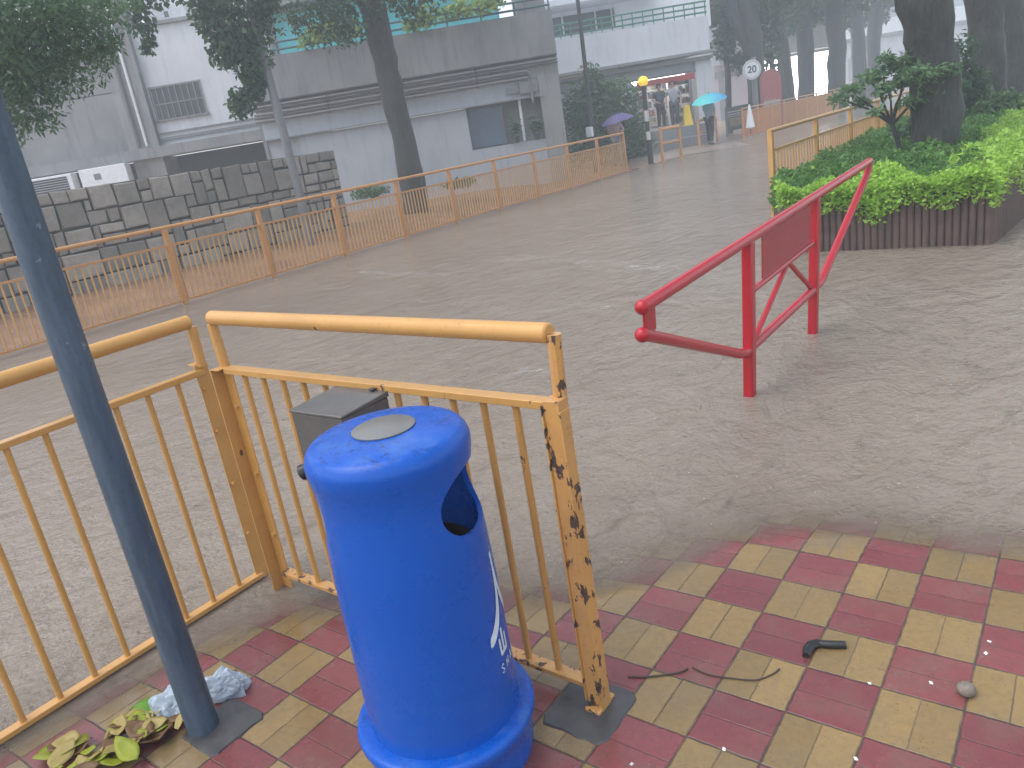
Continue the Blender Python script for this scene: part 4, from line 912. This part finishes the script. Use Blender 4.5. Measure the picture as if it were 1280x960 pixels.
def person(label, loc, rz, H, top, bottom, hands, stride=.0, shorts=False, sleeve='short', bottom_kind='trousers', face=0.0):
    """Facing local -y. hands: {'L': (x,y,z), 'R': ...} wrist targets at 1.7 m scale."""
    k = H/1.7; t = thing('person', label, 'person', loc, rz, 'people in the rain'); J = {}; E_ = []
    def j(n_, p, r_): J[n_] = (tuple(q*k for q in p), r_*k if not isinstance(r_, tuple) else tuple(q*k for q in r_))
    j('pelvis',(0,0,.94),.125); j('waist',(0,0,1.08),.115); j('chest',(0,-.01,1.30),(.155,.115)); j('neck0',(0,0,1.43),.07); j('neck',(0,-.01,1.49),.052); j('head0',(0,-.02,1.555),.075); j('head1',(0,-.025,1.63),.085); j('head2',(0,-.015,1.69),.05)
    E_ += [('pelvis','waist'),('waist','chest'),('chest','neck0'),('neck0','neck'),('neck','head0'),('head0','head1'),('head1','head2')]
    j('nose',(0,-.115,1.61),.014); E_.append(('head1','nose'))
    for sd, sx in (('L',1),('R',-1)):
        st = stride*sx
        j('hip'+sd,(.09*sx,0,.90),.095); j('knee'+sd,(.10*sx,-.03-st*.5,.50),.062); j('ankle'+sd,(.10*sx,.02-st,.09),.042); j('toe'+sd,(.11*sx,-.15-st,.035),.034)
        E_ += [('pelvis','hip'+sd),('hip'+sd,'knee'+sd),('knee'+sd,'ankle'+sd),('ankle'+sd,'toe'+sd)]
        S_ = Vector((.19*sx,0,1.385)); W_ = Vector(hands[sd]); d_ = W_-S_; l_ = min(d_.length,.515); W_ = S_+d_.normalized()*l_
        mid_ = (S_+W_)/2; off = math.sqrt(max(.0, .26**2-(l_/2)**2)); ou = Vector((.5*sx,.45,-.7)); ou -= d_.normalized()*ou.dot(d_.normalized()); El = mid_+ou.normalized()*off
        j('sh'+sd,tuple(S_),.062); j('el'+sd,tuple(El),.042); j('wr'+sd,tuple(W_),.028); fd = (W_-El).normalized(); j('pm'+sd,tuple(W_+fd*.07),(.038,.022))
        E_ += [('chest','sh'+sd),('sh'+sd,'el'+sd),('el'+sd,'wr'+sd),('wr'+sd,'pm'+sd)]
        for i_ in range(5):
            off_ = Vector(((i_-2)*.018,0,0)); base = W_+fd*(.085 if i_ else .045)+off_; ln = (.05,.075,.085,.078,.06)[i_]
            mid2 = base+fd*ln*.5+Vector((-.0,-.012,0))+(Vector((-sx*.03,-.01,0)) if i_ == 0 else Vector((0,0,0))); tip = base+fd*ln*.75+Vector((0,-.035,0))+(Vector((-sx*.035,0,0)) if i_ == 0 else Vector((0,0,0)))
            j(f'f{i_}{sd}', tuple(mid2), .009); j(f'g{i_}{sd}', tuple(tip), .008); E_ += [('pm'+sd,f'f{i_}{sd}'),(f'f{i_}{sd}',f'g{i_}{sd}')]
    skin_mesh('body', J, E_, M['skin'], t)
    def sub(names, grow): return {n_: (J[n_][0], tuple(q+grow*k for q in J[n_][1]) if isinstance(J[n_][1], tuple) else J[n_][1]+grow*k) for n_ in names}
    sn = ['waist','pelvis','chest','neck0']; se = [('waist','pelvis'),('waist','chest'),('chest','neck0')]; SJ = sub(sn, .022)
    for sd in 'LR':
        S_, El, W_ = (Vector(J[q+sd][0]) for q in ('sh','el','wr')); SJ['sh'+sd] = (tuple(S_),.078*k); SJ['a'+sd] = (tuple(S_.lerp(El,.8 if sleeve == 'short' else 1.0)),.06*k); se += [('chest','sh'+sd),('sh'+sd,'a'+sd)]
        if sleeve == 'long': SJ['b'+sd] = (tuple(El.lerp(W_,.92)),.042*k); se.append(('a'+sd,'b'+sd))
    skin_mesh('shirt', SJ, se, top, t)
    BJ = sub(['pelvis'], .016); be = []
    for sd in 'LR':
        Hp, Kn, An = (Vector(J[q+sd][0]) for q in ('hip','knee','ankle')); BJ['h'+sd] = (tuple(Hp),.112*k); BJ['k'+sd] = (tuple(Kn),.082*k); be += [('pelvis','h'+sd),('h'+sd,'k'+sd)]
        if not shorts: BJ['a'+sd] = (tuple(An+Vector((0,0,.02*k))),.062*k); be.append(('k'+sd,'a'+sd))
        MB().ball(tuple(Vector(J['ankle'+sd][0])+Vector((0,-.07*k,-.045*k))), .05*k, 12, 8, (.9,2.4,.85)).build('shoe', M['black_plastic'], t)
    skin_mesh(bottom_kind, BJ, be, bottom, t)
    hb = MB(); hb.ball((0,.012*k,1.645*k), .108*k, 18, 12, (.92,1.02,.98)); h_ = hb.build('hair', M['hair'], t)
    bm = bmesh.new(); bm.from_mesh(h_.data); bmesh.ops.delete(bm, geom=[v for v in bm.verts if (v.co.y < -.045*k and v.co.z < 1.68*k) or v.co.z < 1.575*k], context='VERTS'); bm.to_mesh(h_.data); bm.free()
    for sx in (1,-1): MB().ball((.034*sx*k,-.105*k,1.63*k), .010*k, 8, 6).build('eye', M['black_plastic'], t)
    return t
def umbrella(label, loc, rz, tilt, mat, R_=.52, dep=.24, inner=None):
    t = thing('umbrella', label, 'umbrella', loc, rz, 'umbrellas in the rain'); t.rotation_euler = (tilt[0], tilt[1], rz)
    b = MB(); n8 = 8; rings = 7; vs = [(0,0,dep)]; fs = []
    for i in range(1, rings+1):
        f_ = i/rings
        for k2 in range(n8*4):
            a_ = 2*PI*k2/(n8*4); sc = 1-.045*f_*abs(math.sin(a_*n8/2))**1; vs.append((R_*f_*sc*math.cos(a_), R_*f_*sc*math.sin(a_), dep*(1-f_**2.1)+.02*f_*abs(math.sin(a_*n8/2))))
    m_ = n8*4; fs = [(0,1+k2,1+(k2+1) % m_) for k2 in range(m_)] + [(1+i*m_+k2, 1+(i+1)*m_+k2, 1+(i+1)*m_+(k2+1) % m_, 1+i*m_+(k2+1) % m_) for i in range(rings-1) for k2 in range(m_)]
    b.add(vs, fs); b.build('canopy', mat, t, angle=60)
    MB().tube([(0,0,-.55),(0,0,dep+.07)], .008, 8).build('shaft', M['steel'], t)
    MB().tube([(0,0,-.66),(0,0,-.54)], .014, 8).build('handle', M['black_plastic'], t)
    for k2 in range(8):
        a_ = 2*PI*k2/8; MB().tube([(R_*f_*math.cos(a_), R_*f_*math.sin(a_), dep*(1-f_**2.1)-.008) for f_ in (.05,.4,.7,.97)], .004, 5).build('rib', M['steel'], t)
    return t
def cam_rz(P, extra=0.0):
    return math.atan2(-P[1], -P[0]) + PI/2 + extra             # local -y toward the camera
def cloth(name, c, r=.6): return plain(name, c, r)
P = at(773,205,26.3); P[2] = .03
person('person in a cream jacket and pink top under a purple umbrella', P, cam_rz(P), 1.62, cloth('pink_cream_top', (.50,.33,.29)), cloth('grey_beige_trousers', (.30,.27,.25)), {'L':(.18,-.25,1.15),'R':(-.06,-.28,1.22)}, .06, sleeve='long')
U_ = at(772,152,26.2); umbrella('purple open umbrella held above the person behind the railing', U_, .3, (.10,-.14), leaf_mat('purple_umbrella_cloth', (.16,.13,.36), (.22,.18,.45)), .56)
P = at(889,183,28.1); P[2] = .12
person('person with dark trousers walking in the flood under a cyan umbrella', P, cam_rz(P,2.6), 1.62, cloth('grey_top', (.26,.28,.31)), cloth('black_trousers', (.02,.02,.025)), {'L':(.08,-.3,1.18),'R':(-.2,-.02,.95)}, .08)
U_ = at(887,126,dd(P)-.15)

def cyan():
    n = NT('cyan_umbrella_cloth'); x1 = n.sep(n.obj())[0]; a_ = n.ramp(x1, -.35, .4); col = n.mix(a_, (.12,.78,.76), (.08,.42,.78)); n.set(col=col, rough=.4)
    tr = n.node('ShaderNodeBsdfTranslucent'); n.put(tr.inputs[0], col); mx = n.node('ShaderNodeMixShader'); mx.inputs[0].default_value = .4
    n.t.links.new(n.p.outputs[0], mx.inputs[1]); n.t.links.new(tr.outputs[0], mx.inputs[2]); n.t.links.new(mx.outputs[0], n.out.inputs[0]); return n.mat
umbrella('bright cyan open umbrella tilted over the wading person', U_, ROTF, (.15,-.12), cyan(), .62)
P = at(841,160,30); s_ = float(P[:2] @ EV); P = fw(s_, 29.55, ZP)
person('person in a grey shirt and dark trousers at the shop doorway', P, cam_rz(P), 1.6, cloth('light_grey_shirt', (.30,.30,.34)), cloth('charcoal_trousers', (.05,.05,.06)), {'L':(.28,-.06,.92),'R':(-.28,-.06,.92)}, .03)
P = fw(s_-.42, 29.9, ZP)
person('person in dark clothes standing left of the grey shirt at the shop', P, cam_rz(P,.4), 1.58, cloth('navy_top', (.06,.07,.10)), cloth('black_jeans', (.03,.03,.04)), {'L':(.26,-.05,.92),'R':(-.2,-.2,1.05)}, .02)

# ------------------------------------------------------------------ small things on the pavement
bk = plain('wet_black_rubber', (.014,.015,.016), .3)
t = thing('broken_umbrella', 'broken black umbrella grip lying on the wet bricks', 'umbrella grip', (-.57,1.98,.0))
b = MB(); b.tube([(-.03,-.005,.014),(0.0,.003,.014),(.045,.022,.014)], [.011,.012,.0115], 14); b.build('grip', bk, t)
b = MB(); b.tube([(-.028,-.004,.014),(-.045,-.02,.014),(-.048,-.045,.013),(-.044,-.07,.012)], [.014,.015,.014,.011], 12, jit=.12); b.build('broken_hook', bk, t)
o = MB(); o.ball((0,0,.019), .024, 20, 14, (1,.95,.82)); o = o.build('pebble', rough_mat('pale_brown_stone', (.14,.11,.09), (.24,.2,.16), 60, .6, .6, 120), loc=(-.206,1.94,0)); tag(o, 'round brown pebble resting on a red paving brick', 'pebble')
tw = rough_mat('wet_twig', (.03,.022,.018), (.06,.045,.035), 30, .5, .4, 90)
def twig(label, pts, r_=.0028):
    o_ = MB().tube([(x1,y1,.004+r_) for x1, y1 in smoothprof(pts, 4)], r_, 7).build('twig', tw); tag(o_, label, 'twig', 'twigs on the bricks')
twig('long curved twig on the bricks right of the chipped post', [(-1.051,1.61),(-.993,1.637),(-.923,1.69),(-.905,1.718)]); twig('curved twig on the yellow brick below the black handle', [(-.895,1.73),(-.842,1.72),(-.774,1.734),(-.711,1.756),(-.678,1.798),(-.666,1.83)], .0022)
pet = plain('white_petal', (.7,.7,.68), .5)
for i, (px, py) in enumerate(((1164,855),(1237,803),(1232,818),(1070,950),(790,956),(1087,855),(905,938))):
    g = ground(px, py); o_ = MB().add([(-.006,-.003,.003),(.004,-.005,.004),(.007,.002,.006),(-.002,.005,.004),(-.006,-.003,.001),(.004,-.005,.001),(.007,.002,.002),(-.002,.005,.001)], [(0,1,2,3),(7,6,5,4),(0,4,5,1),(1,5,6,2),(2,6,7,3),(3,7,4,0)]).build('petal', pet, loc=(g[0],g[1],0))
    o_.rotation_euler = (0,0,random.uniform(0,6)); tag(o_, 'tiny white petal scrap lying on the wet red and yellow bricks', 'petal', 'white petals on the bricks')
# fallen leaves at the foot of the pole
def big_leaf(px, py, L, ang, mat, label, z=.012, curl=.15, w=.6):
    g = ground(px, py, z); b = MB(); n_ = 8; vs = []
    for i in range(n_+1):
        f_ = i/n_; hw = L*w/2*math.sin(PI*min(1, f_**.8))**.8 if 0 < f_ < 1 else .0006
        for j_ in (-1,-.5,0,.5,1): vs.append((L*(f_-.5), hw*j_, L*curl*((f_-.5)**2*1.2 + abs(j_)*hw/L*.9) + L*.03*math.sin(f_*9+j_)))
    b.add(vs, [(i*5+j_, i*5+j_+1, (i+1)*5+j_+1, (i+1)*5+j_) for i in range(n_) for j_ in range(4)])
    o_ = b.build('fallen_leaf', mat, loc=(g[0], g[1], z)); o_.rotation_euler = (random.uniform(-.3,.3), random.uniform(-.25,.25), ang); o_.modifiers.new('thick','SOLIDIFY').thickness = .0012
    tag(o_, label, 'leaf', 'fallen leaves by the pole')
LC = {'lime': leaf_mat('fallen_lime_leaf', (.22,.27,.02), (.34,.36,.03), .35, .15), 'green': leaf_mat('fallen_green_leaf', (.10,.25,.02), (.16,.33,.03), .3, .15), 'straw': leaf_mat('fallen_straw_leaf', (.33,.25,.08), (.42,.33,.11), .4, .1), 'brown': leaf_mat('fallen_brown_leaf', (.12,.07,.03), (.2,.11,.045), .4, .1)}
big_leaf(80,936,.19,.5,LC['lime'],'large lime yellow leaf lying leftmost by the railing',.03,.12,.8); big_leaf(198,880,.19,.75,LC['green'],'bright green leaf just left of the pole base',.03,w=.6)
big_leaf(150,938,.09,1.2,LC['straw'],'pale straw leaf upright in the middle of the leaf pile',.03,.5,.7); big_leaf(175,900,.10,.3,LC['straw'],'straw coloured leaf below the bright green leaf',.03,.4)
r5 = random.Random(11)
for i in range(52):
    f_ = r5.random(); px, py = 70+150*f_+r5.uniform(-30,26), 958-70*f_+r5.uniform(-16,20)
    kind = r5.choice(['straw','brown','straw','lime','brown']); big_leaf(px, py, r5.uniform(.05,.13), r5.uniform(0,6.3), LC[kind], {'straw':'straw coloured dead leaf in the pile by the pole','brown':'brown dead leaf in the pile by the pole','lime':'small yellow green leaf in the pile by the pole'}[kind], r5.uniform(.010,.055), r5.uniform(.08,.28), r5.uniform(.4,.75))
def crumple(name, label, px, py, sz, mat, z):
    g = ground(px, py, z); bm = bmesh.new(); bmesh.ops.create_icosphere(bm, subdivisions=4, radius=1); r6 = random.Random(px)
    for v in bm.verts:
        n3 = Vector(v.co); f_ = .82 + .13*math.sin(n3.x*6+n3.y*4) + .09*math.sin(n3.y*12-n3.z*8) + .06*abs(math.sin(n3.x*17+n3.z*13)) + r6.uniform(-.03,.03); v.co = Vector((n3.x*sz[0], n3.y*sz[1], max(n3.z*sz[2], -sz[2]*.35)))*f_
    me = bpy.data.meshes.new(name); bm.to_mesh(me); bm.free(); me.materials.append(mat); o_ = bpy.data.objects.new(name, me); COL.objects.link(o_); o_.location = (g[0], g[1], sz[2]*.32); o_.rotation_euler = (0,0,.75)
    tag(o_, label, 'plastic bag', 'plastic litter by the pole')
bagm = NT('pale_plastic_film'); bagm = bagm.set(col=(.42,.5,.58), rough=.25, alpha=.85)
crumple('plastic_bag', 'crumpled white plastic bag behind the pole base', 284, 868, (.085,.05,.075), bagm, 0); crumple('plastic_bag', 'crumpled pale blue plastic bag left of the pole base', 222, 893, (.08,.06,.08), bagm, 0); crumple('plastic_bag', 'dark wet plastic scrap among the dead leaves', 188, 918, (.035,.03,.03), bk, 0)
twig('thin pale stalk sticking out behind the plastic bag', [(-2.245,.985),(-2.255,1.02),(-2.285,1.06)], .003)

# ------------------------------------------------------------------ foam on the flood
def foam_mat():
    n = NT('water_foam'); P = n.pos(); a_ = n.noise(P, 7, 6, .75, .8); f2 = n.noise(P, 34, 3, .7); u_ = n.node('ShaderNodeAttribute', attribute_name='edge').outputs['Fac']
    al = n.m('MULTIPLY', n.ramp(n.m('ADD', n.m('MULTIPLY', a_, .7), n.m('MULTIPLY', f2, .3)), .5, .62), u_, clamp=True)
    return n.set(col=(.62,.60,.58), rough=.5, alpha=n.m('MULTIPLY', al, .42))
fm = foam_mat(); b = MB(); ed = []
for line, wd_ in (([(690,322),(720,326),(750,330),(790,334),(830,335),(860,335)], .30),([(430,338),(480,341),(530,343),(580,342),(610,338)], .22),([(705,381),(740,381),(780,384),(800,388)], .14),([(560,332),(610,327),(660,323),(700,322)], .2),([(620,470),(660,462),(690,470)], .2)):
    sm_ = smoothprof(line, 6); n_ = len(sm_); vs = []
    for i, (px, py) in enumerate(sm_):
        g = ground(px, py, .006); g2 = ground(*sm_[min(i+1,n_-1)], .006)-ground(*sm_[max(i-1,0)], .006); nn_ = np.array([-g2[1], g2[0], 0]); nn_ /= np.linalg.norm(nn_)+1e-9
        for j_ in (-1,-.4,.4,1): vs.append(g+nn_*wd_*j_*(.7+.4*math.sin(i*1.7))); ed.append((0 if abs(j_) == 1 else 1)*min(1, min(i, n_-1-i)/4))
    b.add(vs, [(i*4+j_, i*4+j_+1, (i+1)*4+j_+1, (i+1)*4+j_) for i in range(n_-1) for j_ in range(3)])
o = b.build('foam', fm, smooth=False); at_ = o.data.attributes.new('edge','FLOAT','POINT'); at_.data.foreach_set('value', np.array(ed,'f')); tag(o, 'thin white foam lines drifting on the brown flood', 'foam', kind='stuff')

# ------------------------------------------------------------------ rain haze
b = MB(); b.box(-75,45,-25,130,-1.5,20); hz = b.build('haze', bpy.data.materials.new('haze'), smooth=False); tag(hz, kind='stuff')
hm = hz.data.materials[0]; hm.use_nodes = True; hm.node_tree.nodes.clear(); vo = hm.node_tree.nodes.new('ShaderNodeVolumePrincipled'); ou = hm.node_tree.nodes.new('ShaderNodeOutputMaterial')
vo.inputs['Color'].default_value = (.86,.94,1.0,1); vo.inputs['Density'].default_value = .0062; vo.inputs['Anisotropy'].default_value = .1
hm.node_tree.links.new(vo.outputs[0], ou.inputs['Volume'])
